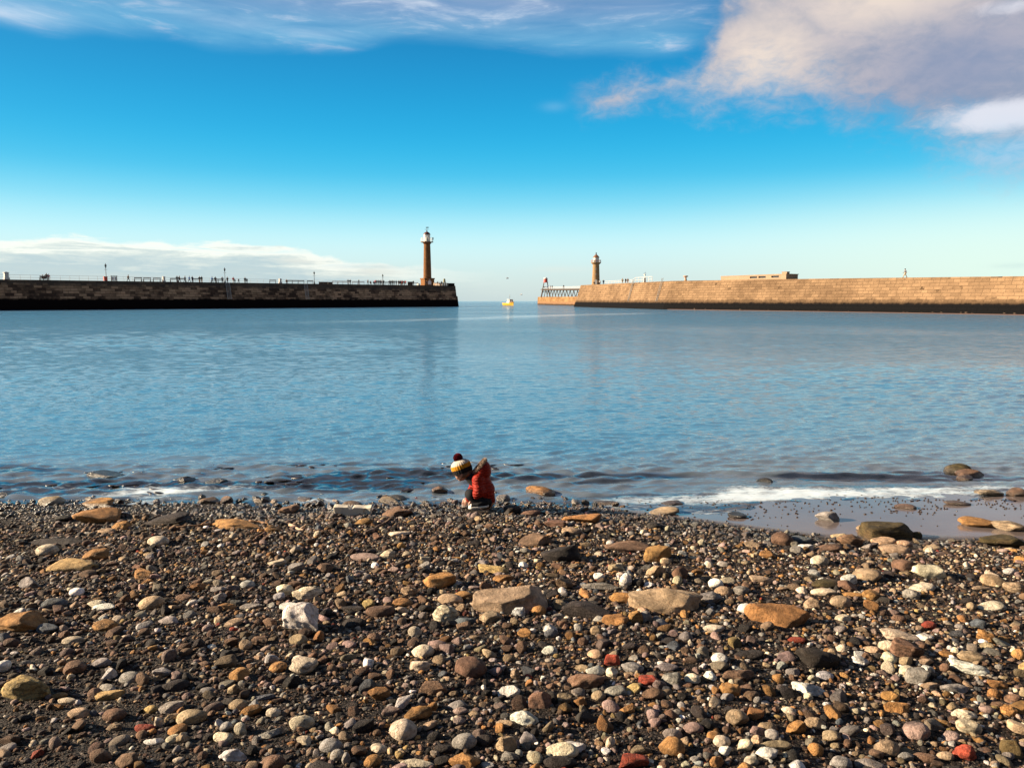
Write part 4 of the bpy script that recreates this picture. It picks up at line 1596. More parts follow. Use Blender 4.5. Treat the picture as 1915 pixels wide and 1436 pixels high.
BENCHM = paint('bench_timber', (.16, .13, .11), .8, .2)
WB = paint('white_bench', (.5, .47, .43), .7, .1)
b1, b2 = bench('bench', BENCHM), bench('bench', WB)
benches = [(82, 0, 'dark bench that two people sit on near the pale pillar'), (258, 0, 'first dark bench after the walking figure past the notice board'),
           (275, 0, 'second dark bench after the walker, middle of three in a row'), (293, 0, 'third dark bench of the row, next to the short pale post'),
           (325, 0, 'dark bench just before the pair in black and brown'), (340.5, 0, 'dark bench just after the pair in black and brown'),
           (367, 0, 'dark bench between the navy figure and the tan trousered pair'), (402, 0, 'low dark bench in front of the stout person in black'),
           (411, 0, 'dark bench next before the second lamp post'), (510, 0, 'lone dark bench before the pale pointed post'),
           (541, 0, 'dark bench touching the seated person in brown'), (552, 0, 'dark bench second after the seated person in brown'),
           (563, 0, 'dark bench third after the seated person in brown'), (580, 0, 'dark bench just before the third lamp post'),
           (627, 1, 'first white bench after the dark box benches'), (636, 1, 'second white bench after the dark box benches'),
           (646, 1, 'white bench just before the two people in grey and black'), (664, 1, 'white bench just after the two people in grey and black'),
           (676, 1, 'white bench just before the long crowd begins'), (725, 0, 'dark bench just past the farthest lamp post'),
           (777, 1, 'white bench between the dark shelter and the stubby post')]
u1 = u2 = False
for px, k, lab in benches:
    if k == 0:
        o = b1 if not u1 else copy_tree(b1)
        u1 = True
    else:
        o = b2 if not u2 else copy_tree(b2)
        u2 = True
    o.location = left_at(px, 2.2)
    o.rotation_euler = (0, 0, 0.15)
    o.scale = (1.15, 1.15, 1.25)
    tag(o, lab, 'bench', 'benches along the shaded pier')

# solid box seats
for i, (px, lab) in enumerate(((600.5, 'first dark box seat after the third lamp post'), (609, 'middle one of three dark box seats'), (617.5, 'last of three dark box seats, next to the white benches'))):
    p = left_at(px, 1.0)
    m = MB()
    m.box((0, 0, .33), (1.5, .7, .66), .2)
    m.box((0, 0, .7), (1.7, .85, .08), .2)
    tag(m.build('box_seat', DARKWOOD, None, loc=tuple(p)), lab, 'box seat', 'dark box seats on the shaded pier')

p = left_at(767, 2.0)
r = empty('wooden_shelter', tuple(p), .2)
tag(r, 'low dark shelter between the crowd and the tall lighthouse', 'shelter')
m = MB()
m.box((0, 0, .6), (1.9, 1.2, 1.2))
m.build('wall', DARKWOOD, r)
m = MB()
m.box((0, 0, 1.3), (2.2, 1.5, .16), top=.85)
m.build('roof', BLACK, r)

p = left_at(831, 2.6)
r = empty('stone_beacon', tuple(p))
tag(r, 'small greenish stone beacon on dark posts at the tip of the shaded pier', 'beacon')
h = z_at(521, p.y) - p.z
m = MB()
m.lathe([(.62, h * .42), (.62, h * .5), (.55, h * .55), (.42, h * .85), (.5, h * .87), (.3, h * .96), (.1, h)], n=12)
m.build('cone', paint('green_stone', (.2, .2, .13), .8, .2), r)
for i in (-1, 1):
    m = MB()
    m.box((i * .5, 0, h * .2), (.32, .5, h * .42))
    m.build('leg', DARKWOOD, r)

# low balustrade at the tip
p0, p1 = left_at(811.5, 0.5), left_at(838, 0.5)
r = empty('balustrade', tuple(p0))
tag(r, 'low pale balustrade around the tip of the shaded pier', 'balustrade')
m = MB()
d = p1 - p0
n = 14
ps = [d * (i / n) for i in range(n + 1)]
ps += [d + LN * (i * 1.2) for i in range(1, 11)]
for q in ps: m.box((q.x, q.y, q.z + .5), (.2, .2, 1.0), A0)
m.build('posts', paint('balustrade_stone', (.5, .36, .25), .8, .1), r)
m = MB()
for a, b in zip(ps[:-1], ps[1:]):
    m.tube((a.x, a.y, a.z + 1.0), (b.x, b.y, b.z + 1.0), .09, n=6)
    m.tube((a.x, a.y, a.z + .5), (b.x, b.y, b.z + .5), .06, n=6)
m.build('rails', paint('balustrade_rail', (.5, .36, .25), .8, .1), r)
p0 = left_at(838.5, 0.15)
m = MB()
m.box((.9, .7, .45), (2.0, 2.4, .9), A0)
m.box((.9, .7, .95), (2.2, 2.6, .12), A0)
tag(m.build('end_block', M_LEFT, None, loc=tuple(p0)), 'square dark stone block ending the tip of the shaded pier', 'stone block')

# railing along the far side of the deck
def long_rail():
    s0, s1 = -30.0, (LH1 - LA).dot(LT) - 6
    o = LA + LT * s0 + LN * 11.5
    o.z = l_top(s0)
    r = empty('pier_railing', tuple(o))
    tag(r, 'thin two-bar railing along the sea side of the shaded pier', 'railing')
    n = 74
    pts = []
    for i in range(n + 1):
        s = s0 + (s1 - s0) * i / n
        q = LA + LT * s + LN * 11.5
        q.z = l_top(s)
        q -= o
        pts.append(q)
        m = MB()
        m.tube((q.x, q.y, q.z), (q.x, q.y, q.z + 1.5), .032, n=5)
        m.build('post', RAIL_D, r)
    for hgt in (.8, 1.48):
        m = MB()
        m.tube(pts[0] + Vector((0, 0, hgt)), pts[-1] + Vector((0, 0, hgt)), .03, n=5)
        m.build('rail', RAIL_D, r)


RAIL_D = paint('railing_metal', (.3, .3, .3), .5, .1)
long_rail()

# railing and instruments on the right pier
def right_rail():
    pxs = np.linspace(1132, 1219.5, 15)
    pts = [right_at(px, 3.2) for px in pxs]
    o = pts[0].copy()
    r = empty('pier_railing', tuple(o))
    tag(r, 'pale open railing beyond the short lighthouse on the sunlit pier', 'railing')
    hh = [1.15 if px < 1188 else 1.75 for px in pxs]
    for q, h in zip(pts, hh):
        m = MB()
        m.tube(q - o, q - o + Vector((0, 0, h)), .07, n=5)
        m.build('post', RAIL, r)
    for f in (.55, 1.0):
        m = MB()
        m.path([q - o + Vector((0, 0, h * f)) for q, h in zip(pts, hh)], [.055] * len(pts), 5)
        m.build('rail', RAIL, r)


right_rail()
p = right_at(1205.5, 2.4)
r = empty('signal_mast', tuple(p))
tag(r, 'white instrument post with thin aerial behind the pier railing', 'mast')
m = MB()
m.box((0, 0, .7), (.7, .6, 1.4))
m.build('cabinet', WHITE, r)
m = MB()
m.lathe([(.16, 1.4), (.13, 2.2), (.3, 2.25), (.3, 2.5), (.1, 2.6)], n=10)
m.build('post', WHITE, r)
m = MB()
h = z_at(508.5, p.y) - p.z
m.tube((0, 0, 2.6), (.25, 0, h), .045, .03, n=5)
m.tube((-.4, 0, 2.75), (.45, 0, 2.9), .035, n=5)
m.build('aerial', BLACK, r)

# ------------------------------------------------------------------ boat
def boat():
    p = base_pt(952, 8.6)
    r = empty('fishing_boat', tuple(p), 0)
    tag(r, 'small yellow fishing boat with white wheelhouse and thin mast between the piers', 'boat')
    # hull stations along +X (bow at +X)
    L, n = 8.4, 15
    V, Fc = [], []
    k = 9
    for i in range(n):
        t = i / (n - 1)
        x = -L / 2 + L * t
        half = 1.65 * (1 - max(0, (t - .45) / .55) ** 2.2) * (0.86 + 0.14 * min(1, t / .25))
        half = max(half, .04)
        sheer = 1.05 + .95 * max(0, t - .35) ** 2 * 1.7 + .1 * (1 - t)
        for j in range(k):
            a = j / (k - 1) * 2 - 1
            w = half * (1 if abs(a) > .99 else min(1, abs(a) * 1.25) ** .55) * (1 if a > 0 else -1)
            z = -.6 + (sheer + .6) * abs(a) ** 1.3
            V.append((x, w if abs(a) > 1e-6 else 0.0, z))
    for i in range(n - 1):
        for j in range(k - 1):
            Fc.append((i * k + j, i * k + j + 1, (i + 1) * k + j + 1, (i + 1) * k + j))
    Fc.append(tuple(range(k)))
    m = MB()
    m.v, m.f = V, Fc
    m.build('hull', paint('yellow_hull', (.42, .24, .015), .35, .08), r)
    m = MB()
    m.v = [V[i * k] for i in range(n)] + [V[i * k + k - 1] for i in range(n)]
    m.v = [(x, y * .97, z - .25) for x, y, z in m.v]
    m.f = [(i, i + 1, n + i + 1, n + i) for i in range(n - 1)]
    m.build('deck', paint('boat_deck', (.35, .3, .25), .8, .1), r)
    m = MB()
    for s in (0, k - 1):
        m.path([Vector(V[i * k + s]) + Vector((0, 0, .05)) for i in range(n)], [.09] * n, 6)
    m.build('gunwale', paint('orange_gunwale', (.6, .25, .03), .5, .1), r)
    m = MB()
    m.box((.9, 0, 1.35), (2.3, 2.3, 1.3), top=.96)
    m.box((1.1, 0, 2.45), (1.9, 2.0, .9), top=.94)
    m.build('wheelhouse', WHITE, r)
    m = MB()
    m.box((1.0, 0, 2.98), (2.3, 2.3, .14))
    m.build('roof', WHITE, r)
    for x, y, sx, sy in ((2.03, .5, .08, .7), (2.03, -.5, .08, .7), (1.1, .98, 1.2, .08), (1.1, -.98, 1.2, .08)):
        m = MB()
        m.box((x, y, 2.5), (sx, sy, .5))
        m.build('window', GLASS, r)
    for y in (.6, -.6):
        m = MB()
        m.box((2.04, y, 1.5), (.1, .45, .4))
        m.build('porthole', GLASS, r)
    m = MB()
    m.tube((.6, 0, 3.0), (.6, 0, 5.3), .09, .05, n=6)
    m.tube((.6, -.55, 4.2), (.6, .55, 4.2), .04, n=5)
    m.box((.6, 0, 5.2), (.16, .16, .35))
    m.build('mast', paint('mast_grey', (.25, .25, .25), .5, .1), r)
    m = MB()
    for y in (-1, 1):
        for i in range(4): m.tube((2.4 + i * .45, y * (1.25 - i * .2), 1.25 + i * .12), (2.4 + i * .45, y * (1.25 - i * .2), 2.0 + i * .12), .03, n=4)
        m.tube((2.4, y * 1.25, 2.0), (3.75, y * .65, 2.36), .03, n=4)
    m.build('railing', RAIL, r)
    r.rotation_euler = (0, 0, math.radians(-60))
    r.scale = (1.05, 1.05, 1.0)
    return r


boat()


def gull(px, py, Y, rz, lab, roll):
    z = z_at(py, Y)
    r = empty('gull', (x_at(px, Y, z), Y, z), rz)
    tag(r, lab, 'gull', 'gulls over the harbour mouth')
    G = paint('gull_grey', (.35, .36, .37), .7, .1)
    m = MB()
    m.path([(-.28, 0, 0), (-.15, 0, .02), (0, 0, .02), (.18, 0, .03), (.28, 0, .05), (.36, 0, .04)], [.02, .06, .085, .07, .05, .012], 8)
    m.build('body', G, r, smooth=True)
    for s in (-1, 1):
        m = MB()
        pts = [(.08, 0, .04), (.12, s * .3, .2 + s * roll), (.0, s * .75, .12 + s * roll * 2)]
        c = [.24, .2, .03]
        V = []
        for (x, y, z), w in zip(pts, c):
            V += [(x + w / 2, y, z), (x - w / 2, y, z), (x - w / 2, y, z - .015), (x + w / 2, y, z - .015)]
        m.v = V
        m.f = [(a + i, a + (i + 1) % 4, a + 4 + (i + 1) % 4, a + 4 + i) for a in (0, 4) for i in range(4)] + [(3, 2, 1, 0), (8, 9, 10, 11)]
        m.build('wing', G, r)


gull(948.5, 521, 150, .4, 'gull gliding high above the yellow boat', .05)
gull(975, 551.5, 160, 2.7, 'gull flying low between the yellow boat and the outer pier', -.06)
# ------------------------------------------------------------------ the crouching child
def ground_hit(px, py, lift=0.0):
    """where the sight line of a photo pixel comes within lift of the ground (or water)"""
    d = ray(px, py)
    t0 = None
    t = 1.5
    while t < 40:
        x, y, z = d.x * t, d.y * t, H + d.z * t
        g = max(float(ground_z(np.array([x]), np.array([y]))[0]), -0.02) + lift
        if z <= g:
            if t0 is None: return Vector((x, y, z))
            lo, hi = t0, t
            for _ in range(24):
                mid = (lo + hi) / 2
                x, y, z = d.x * mid, d.y * mid, H + d.z * mid
                g = max(float(ground_z(np.array([x]), np.array([y]))[0]), -0.02) + lift
                if z <= g: hi = mid
                else: lo = mid
            return Vector((d.x * hi, d.y * hi, H + d.z * hi))
        t0 = t
        t += 0.05
    return Vector((d.x * 40, d.y * 40, 0))


def child():
    p = ground_hit(780 + 1000 / 8.705, 830 + 1112 / 8.705)
    r = empty('person', (p.x, p.y + 0.07, p.z + 0.005))
    tag(r, 'small child crouching at the water edge in red hooded jacket and striped bobble hat', 'person')
    K = p.y / 8.0 * 0.00066 / 0.00066

    # zoom pixel of the study crop -> local x, z for a point y metres behind the feet line
    def q(zx, zy, y=0.0):
        s = 0.00066 * (1 + y / 8.2)
        return ((zx - 1000) * s, y, (1118 - zy) * s - 0.285 * (y + 0.07) + 0.02)

    skin, T = new_mat('child_skin')
    n = T.noise(T.n('ShaderNodeTexCoord').outputs['Object'], 30.0, 3.0)
    pr = T.n('ShaderNodeBsdfPrincipled', {'Base Color': T.mix(n, (0.32, 0.165, 0.115), (0.38, 0.21, 0.15)), 'Roughness': 0.5, 'Subsurface Weight': 0.15, 'Subsurface Radius': (0.01, 0.004, 0.002), 'Subsurface Scale': 0.5})
    finish(T, pr.outputs[0])

    hc = np.array(q(748, 470, 0.02))                      # head centre
    u = Vector((-0.34, 0.05, 0.94)).normalized()          # crown direction
    f = Vector((-0.86, 0.34, -0.33))
    f = (f - u * f.dot(u)).normalized()                   # facing
    sd = u.cross(f).normalized()
    u, f, sd = np.array(u), np.array(f), np.array(sd)
    hp = lambda a, b, c: hc + f * a + sd * b + u * c
    HR = 0.092
    body = [ell(hc + u * 0.012, (HR, HR * .86, HR * 1.02), (f, sd, u)), ell(hp(.028, 0, -.035), (.062, .062, .058), (f, sd, u)),
            cap(hp(.062, 0, -.062), hp(.066, 0, -.070), .024), cap(hp(.088, 0, -.004), hp(.102, 0, -.022), .009, .0125),
            cap(hp(.092, .012, -.049), hp(.092, -.012, -.049), .008), cap(hp(.090, .011, -.057), hp(.090, -.011, -.057), .008),
            ell(hp(.062, .036, -.03), (.028, .028, .026)), ell(hp(.062, -.036, -.03), (.028, .028, .026)),
            ell(hp(-.005, .084, -.015), (.02, .01, .026), (f, sd, u)), ell(hp(-.005, -.084, -.015), (.02, .01, .026), (f, sd, u))]
    neckb = np.array(q(900, 600, 0.0))
    chest = np.array(q(1020, 690, 0.0))
    hip = np.array(q(1105, 960, 0.0))
    body += [cap(hp(-.03, 0, -.05), neckb, .05, .055), cap(neckb, chest, .06, .095), cap(chest, hip, .095, .1)]
    arms = {}
    for s, sh, el_, wr in ((-1, q(985, 610, -.095), q(1015, 800, -.13), q(925, 945, -.10)), (1, q(950, 640, .10), q(900, 800, .13), q(835, 930, .13))):
        arms[s] = (np.array(sh), np.array(el_), np.array(wr))
        body += [cap(chest, sh, .06, .045), cap(sh, el_, .038, .031), cap(el_, wr, .031, .02)]
        w = np.array(wr)
        tgt = np.array(q(902, 1015, -.11)) if s < 0 else np.array(q(780, 985, .13))
        d = tgt - w
        Lh = np.linalg.norm(d)
        d = d / Lh
        across = np.cross(d, np.array([0.5, 0.8 * s, 0.2]))
        across /= np.linalg.norm(across)
        nrm = np.cross(across, d)
        palm = w + d * .035
        body += [cap(w, w + d * .045, .018, .021), cap(palm - across * .012, palm + across * .012, .017)]
        for i, (off, ln) in enumerate(((-.021, .036), (-.007, .043), (.007, .041), (.02, .032))):
            b0 = w + d * .05 + across * off * .9
            b1 = b0 + d * ln * .55 + across * off * .2 + nrm * .003
            b2 = b1 + d * ln * .45 - nrm * s * .010
            body += [cap(b0, b1, .0078, .007), cap(b1, b2, .007, .0058)]
        t0 = w + d * .018 - across * .017 * s
        t1 = t0 + d * .022 - across * .016 * s
        t2 = t1 + d * .02 - across * .004 * s
        body += [cap(t0, t1, .0095, .0085), cap(t1, t2, .0085, .0065)]
    knees, ank = {}, {}
    for s in (-1, 1):
        h0 = hip + np.array([0, s * .07, 0])
        kn = np.array(q(880, 865, -.085)) if s < 0 else np.array(q(848, 850, .075))
        an = np.array(q(1070, 1015, s * .09 - .02))
        knees[s], ank[s] = kn, an
        body += [cap(h0, kn, .06, .045), cap(kn, an, .043, .03), cap(an, an + np.array([-.07, 0, -.02]), .028, .024)]
    V, Qd = surf_net(smin(body, .014), (-.36, -.26, -.06), (.3, .3, .68), .0045)
    me = np_mesh('body', V, Qd, (skin,))
    link_mesh('body', me, r)

    # eyes: small dark discs under the hat brim
    EY = paint('eye_dark', (.02, .015, .012), .2, .1)
    for s in (-1, 1):
        m = MB()
        c = hp(.0835, s * .034, .004)
        m.lathe([(.008, 0), (.006, .003), (.001, .0045)], n=10)
        R = Vector(f).to_track_quat('Z', 'Y').to_matrix()
        m.v = [tuple(Vector(c) + R @ Vector(v)) for v in m.v]
        m.build('eye', EY, r, True)

    # hair showing at the nape
    hr = smin([ell(hp(-.055, 0, -.03), (.045, .075, .05), (f, sd, u)), ell(hp(-.02, .066, -.03), (.03, .02, .035), (f, sd, u)), ell(hp(-.02, -.066, -.03), (.03, .02, .035), (f, sd, u))], .02)
    V, Qd = surf_net(hr, hc - .16, hc + .16, .005)
    link_mesh('hair', np_mesh('hair', V, Qd, (paint('child_hair', (.09, .045, .022), .5, .3, 60),)), r)

    # jacket ---------------------------------------------------------------
    jm, T = new_mat('red_quilted_jacket')
    tc = T.n('ShaderNodeTexCoord').outputs['Object']
    wv = T.n('ShaderNodeTexWave', {'Vector': tc, 'Scale': 9.0, 'Distortion': 5.0, 'Detail': 3.0, 'Detail Scale': 2.0}, bands_direction='Z', wave_type='BANDS').outputs['Fac']
    nn = T.noise(tc, 28.0, 4.0, .6)
    c = T.mix(nn, (.14, .008, .005), (.25, .018, .008))
    b = T.n('ShaderNodeBump', {'Height': T.m('ADD', T.m('MULTIPLY', wv, .8), nn), 'Strength': .7, 'Distance': .012})
    pr = T.n('ShaderNodeBsdfPrincipled', {'Base Color': c, 'Roughness': .6, 'Specular IOR Level': .12, 'Normal': b.outputs[0]})
    finish(T, pr.outputs[0])
    wob = SinNoise(41, 16, 22, 70)
    parts = [cap(q(1120, 930), q(1095, 800), .094, .112, 1.1), cap(q(1090, 800), q(1030, 640), .112, .100, 1.1), cap(q(1030, 640), q(945, 590), .095, .062, 1.1),
             cap(q(1000, 620), q(915, 700), .08, .05, 1.1)]
    for s in (-1, 1):
        sh, el_, wr = arms[s]
        parts += [cap(sh, el_, .062, .055), cap(el_, wr * .92 + el_ * .08, .055, .042)]
    jf0 = smin(parts, .035)
    jf = lambda P: jf0(P) - .005 * np.maximum(wob(P), -1.2)
    V, Qd = surf_net(jf, (-.3, -.26, .02), (.3, .3, .5), .0055)
    link_mesh('jacket', np_mesh('jacket', V, Qd, (jm,)), r)
    # hood lying behind the head, open towards the crown
    ho = np.array(q(1062, 432, 0.0))
    mo = Vector((-.66, 0, .75)).normalized()               # opening direction
    al = Vector((.75, 0, .66)).normalized()
    mo, al, yy = np.array(mo), np.array(al), np.array([0, 1.0, 0])
    outer = ell(ho, (.098, .086, .105), (al, mo, yy))
    inner = ell(ho + mo * .05, (.078, .085, .085), (al, mo, yy))
    base = cap(q(1110, 500), q(940, 520), .06, .045, 1.5)
    so_ = smin([outer, base], .03)
    hf = lambda P: np.maximum(so_(P) - .003 * wob(P), -inner(P))
    V, Qd = surf_net(hf, (-.2, -.2, .25), (.28, .2, .68), .0055)
    link_mesh('hood', np_mesh('hood', V, Qd, (jm,)), r)
    # fur trim: a ring of many small tufts
    fm, T = new_mat('fur_trim')
    tc = T.n('ShaderNodeTexCoord').outputs['Object']
    nn = T.noise(tc, 70.0, 4.0, .7)
    pr = T.n('ShaderNodeBsdfPrincipled', {'Base Color': T.ramp(nn, [(.3, (.07, .04, .03)), (.5, (.2, .14, .1)), (.7, (.36, .27, .21))]), 'Roughness': .9})
    finish(T, pr.outputs[0])
    rg = random.Random(8)
    m = MB()
    for i in range(2600):
        t = rg.uniform(0, 2 * math.pi)
        cc = ho + mo * .052 + al * (.088 * math.cos(t)) + yy * (.086 * math.sin(t)) - mo * .02 * (1 - math.cos(t)) * .5
        d = Vector((rg.gauss(0, 1), rg.gauss(0, 1), rg.gauss(0, 1))).normalized()
        d = (d + Vector(mo) * .5).normalized()
        b0 = Vector(cc) + d * .008
        tip = Vector(cc) + d * rg.uniform(.024, .036)
        sdv = d.orthogonal().normalized() * .0028
        s2 = d.cross(sdv).normalized() * .0028
        m.add([b0 + sdv, b0 - sdv * .5 + s2, b0 - sdv * .5 - s2, tip], [(0, 1, 3), (1, 2, 3), (2, 0, 3)])
    ringpts = []
    for i in range(29):
        t = 2 * math.pi * i / 28
        ringpts.append(Vector(ho + mo * .052 + al * (.088 * math.cos(t)) + yy * (.086 * math.sin(t)) - mo * .02 * (1 - math.cos(t)) * .5))
    m.path(ringpts, [.017] * 29, 9)
    m.build('fur_trim', fm, r)
    # dark inner collar round the neck
    V, Qd = surf_net(smin([cap(neckb + np.array([-.012, 0, .022]), neckb + np.array([.04, 0, -.03]), .066, .075, 1.1)], .01), neckb - .16, neckb + .16, .0055)
    link_mesh('collar', np_mesh('collar', V, Qd, (PAL['black'],)), r)
    # cuffs
    for s in (-1, 1):
        sh, el_, wr = arms[s]
        d = (wr - el_) / np.linalg.norm(wr - el_)
        V, Qd = surf_net(cap(wr - d * .012, wr + d * .006, .031, .028), wr - .06, wr + .06, .005)
        link_mesh('cuff', np_mesh('cuff', V, Qd, (PAL['black'],)), r)
    # trousers
    tp = [cap(hip + np.array([0, 0, .02]), hip + np.array([0, 0, .02]), .085)]
    for s in (-1, 1):
        tp += [cap(hip + np.array([0, s * .07, 0]), knees[s], .072, .056), cap(knees[s], ank[s], .055, .042)]
    tf0 = smin(tp, .02)
    wob2 = SinNoise(42, 14, 20, 60)
    V, Qd = surf_net(lambda P: tf0(P) - .003 * wob2(P), (-.3, -.26, -.05), (.3, .3, .4), .0055)
    link_mesh('trousers', np_mesh('trousers', V, Qd, (cloth('child_trousers', (.008, .008, .01)),)), r)
    # shoes: black canvas, white sole, toe cap and laces
    CAN = cloth('black_canvas', (.012, .012, .014))
    RUB = paint('white_rubber', (.5, .48, .44), .5, .05)
    for s in (-1, 1):
        y = s * .10 - .025
        toe, heel = np.array(q(900, 1072, y)), np.array(q(1128, 1048, y))
        if s > 0:
            toe, heel = toe + np.array([-.02, 0, .0]), heel + np.array([-.02, 0, 0])
        d = heel - toe
        up = np.array([0, 0, 1.0])
        su = smin([cap(toe + up * .014, toe + d * .5 + up * .028, .028, .032), cap(toe + d * .5 + up * .028, heel + up * .03, .032, .03), cap(toe + d * .72 + up * .05, heel + up * .05, .032, .03)], .02)
        V, Qd = surf_net(lambda P: np.maximum(su(P), (toe[2] - .004 + (P[:, 0] - toe[0]) * d[2] / d[0]) - P[:, 2]), (-.3, y - .09, -.08), (.3, y + .09, .2), .005)
        sh = link_mesh('shoe', np_mesh('shoe', V, Qd, (CAN,)), r)
        so2 = cap(toe, heel, .0335, .032)
        lo_ = lambda P: toe[2] + (P[:, 0] - toe[0]) * d[2] / d[0]
        V, Qd = surf_net(lambda P: np.maximum(so2(P), np.maximum(P[:, 2] - lo_(P) - .009, lo_(P) - .014 - P[:, 2])), (-.3, y - .09, -.08), (.3, y + .09, .2), .005)
        link_mesh('sole', np_mesh('sole', V, Qd, (RUB,)), sh)
        V, Qd = surf_net(lambda P: np.maximum(cap(toe + up * .012, toe + up * .016 + d * .02, .0305)(P), P[:, 0] - (toe[0] - .004)), (-.3, y - .09, -.08), (.3, y + .09, .2), .004)
        link_mesh('toe_cap', np_mesh('toe_cap', V, Qd, (RUB,)), sh)
        m = MB()
        for i in range(5):
            c = toe + d * (.22 + i * .1) + up * (.045 + i * .0075)
            m.path([c + np.array([0, -.02, -.010]), c + np.array([.004, 0, .004]), c + np.array([0, .02, -.010])], [.0042] * 3, 6)
            m.path([c + np.array([.006, -.022, -.016]), c + np.array([.004, -.02, -.006]), c + np.array([.012, 0, .004])], [.0036] * 3, 6)
        m.build('laces', RUB, sh)

    # hat ---------------------------------------------------------------------
    hb = np.array(q(738, 466, 0.02)) + u * .012
    R = np.stack([f, sd, u], 1)
    def hat_shell(h0, h1, prof, n=96, seed=1):
        """ribbed knitted band from height h0 to h1 of a profile function"""
        rows = max(5, int((h1 - h0) / .005))
        V, Fc = [], []
        for i in range(rows + 1):
            h = h0 + (h1 - h0) * i / rows
            rad = prof(h)
            for j in range(n):
                t = 2 * math.pi * j / n
                rr = rad * (1 + .022 * math.sin(t * 24)) + .0014 * math.sin(i * 2.4 + (j % 4) * 1.57)
                V.append(hb + R @ np.array([rr * math.cos(t) * 1.02, rr * math.sin(t) * .95, h]))
        for i in range(rows):
            for j in range(n):
                k = (j + 1) % n
                Fc.append((i * n + j, i * n + k, (i + 1) * n + k, (i + 1) * n + j))
        return V, Fc
    HT = .122
    def prof(h):
        k = max(0.0, min(1.0, (h - .035) / (HT - .035)))
        return .1045 * math.sqrt(max(0.0, 1 - k ** 2.6)) + .004
    WOOL = lambda nm, c: paint(nm, c, .95, .2, 60, bump=.5, bscale=160, spec=.1)
    cream, yel, blk, mar = WOOL('cream_wool', (.40, .36, .31)), WOOL('mustard_wool', (.38, .17, .014)), WOOL('black_wool', (.012, .011, .012)), WOOL('burgundy_wool', (.10, .006, .012))
    def add(nm, par, mat, h0, h1, pf, capit=False):
        V, Fc = hat_shell(h0, h1, pf)
        m = MB()
        m.v, m.f = [tuple(v) for v in V], Fc
        if capit: m.f.append(tuple(range(len(V) - 96, len(V))))
        return m.build(nm, mat, par, True)
    hat = add('hat', r, cream, .068, HT, prof, True)
    add('stripe', hat, yel, .026, .0695, lambda h: prof(h) + .001)
    add('brim', hat, blk, -.022, .027, lambda h: .110 - .0018 * abs(h - .005) / .03)
    V, Fc = hat_shell(-.022, .026, lambda h: .098)
    m = MB()
    m.v, m.f = [tuple(v) for v in V], [tuple(reversed(g)) for g in Fc]
    n = 96
    V2, _ = hat_shell(-.022, -.0219, lambda h: .110)
    b0 = len(m.v)
    m.v += [tuple(v) for v in V2[:n]]
    m.f += [(j, (j + 1) % n, b0 + (j + 1) % n, b0 + j) for j in range(n)]
    m.build('lining', blk, hat, True)
    pc = np.array(q(662, 246, 0.03))
    m = MB()
    m.lathe([(.001, -.04)] + [(.04 * math.cos(a), .04 * math.sin(a)) for a in np.linspace(-1.4, 1.4, 9)] + [(.001, .04)], tuple(pc), 14)
    for i in range(2600):
        d = Vector((rg.gauss(0, 1), rg.gauss(0, 1), rg.gauss(0, 1))).normalized()
        b0, tip = Vector(pc) + d * .03, Vector(pc) + d * rg.uniform(.046, .054)
        s1 = d.orthogonal().normalized() * .0032
        s2 = d.cross(s1).normalized() * .0032
        m.add([b0 + s1, b0 - s1 * .5 + s2, b0 - s1 * .5 - s2, tip + s1 * .6, tip - s1 * .3 + s2 * .6, tip - s1 * .3 - s2 * .6],
              [(0, 1, 4, 3), (1, 2, 5, 4), (2, 0, 3, 5), (3, 4, 5)])
    m.build('pompom', mar, hat)


child()
# ------------------------------------------------------------------ stones on the beach
COLS = {'t': ((.44, .32, .205), 'tan'), 'o': ((.40, .21, .075), 'ochre'), 'y': ((.48, .33, .14), 'yellow'), 'c': ((.70, .60, .45), 'cream'),
        'w': ((.80, .77, .72), 'white'), 'g': ((.33, .30, .275), 'grey'), 'd': ((.042, .034, .031), 'black'), 'b': ((.21, .125, .08), 'brown'),
        'r': ((.34, .062, .035), 'red'), 'p': ((.36, .255, .225), 'mauve'), 'u': ((.12, .13, .15), 'slate'), 'm': ((.12, .08, .042), 'mossy')}
SHP = {'r': 'rounded', 'o': 'oval', 'a': 'blocky', 's': 'long', 'i': 'lumpy', 'z': 'wedge-shaped'}
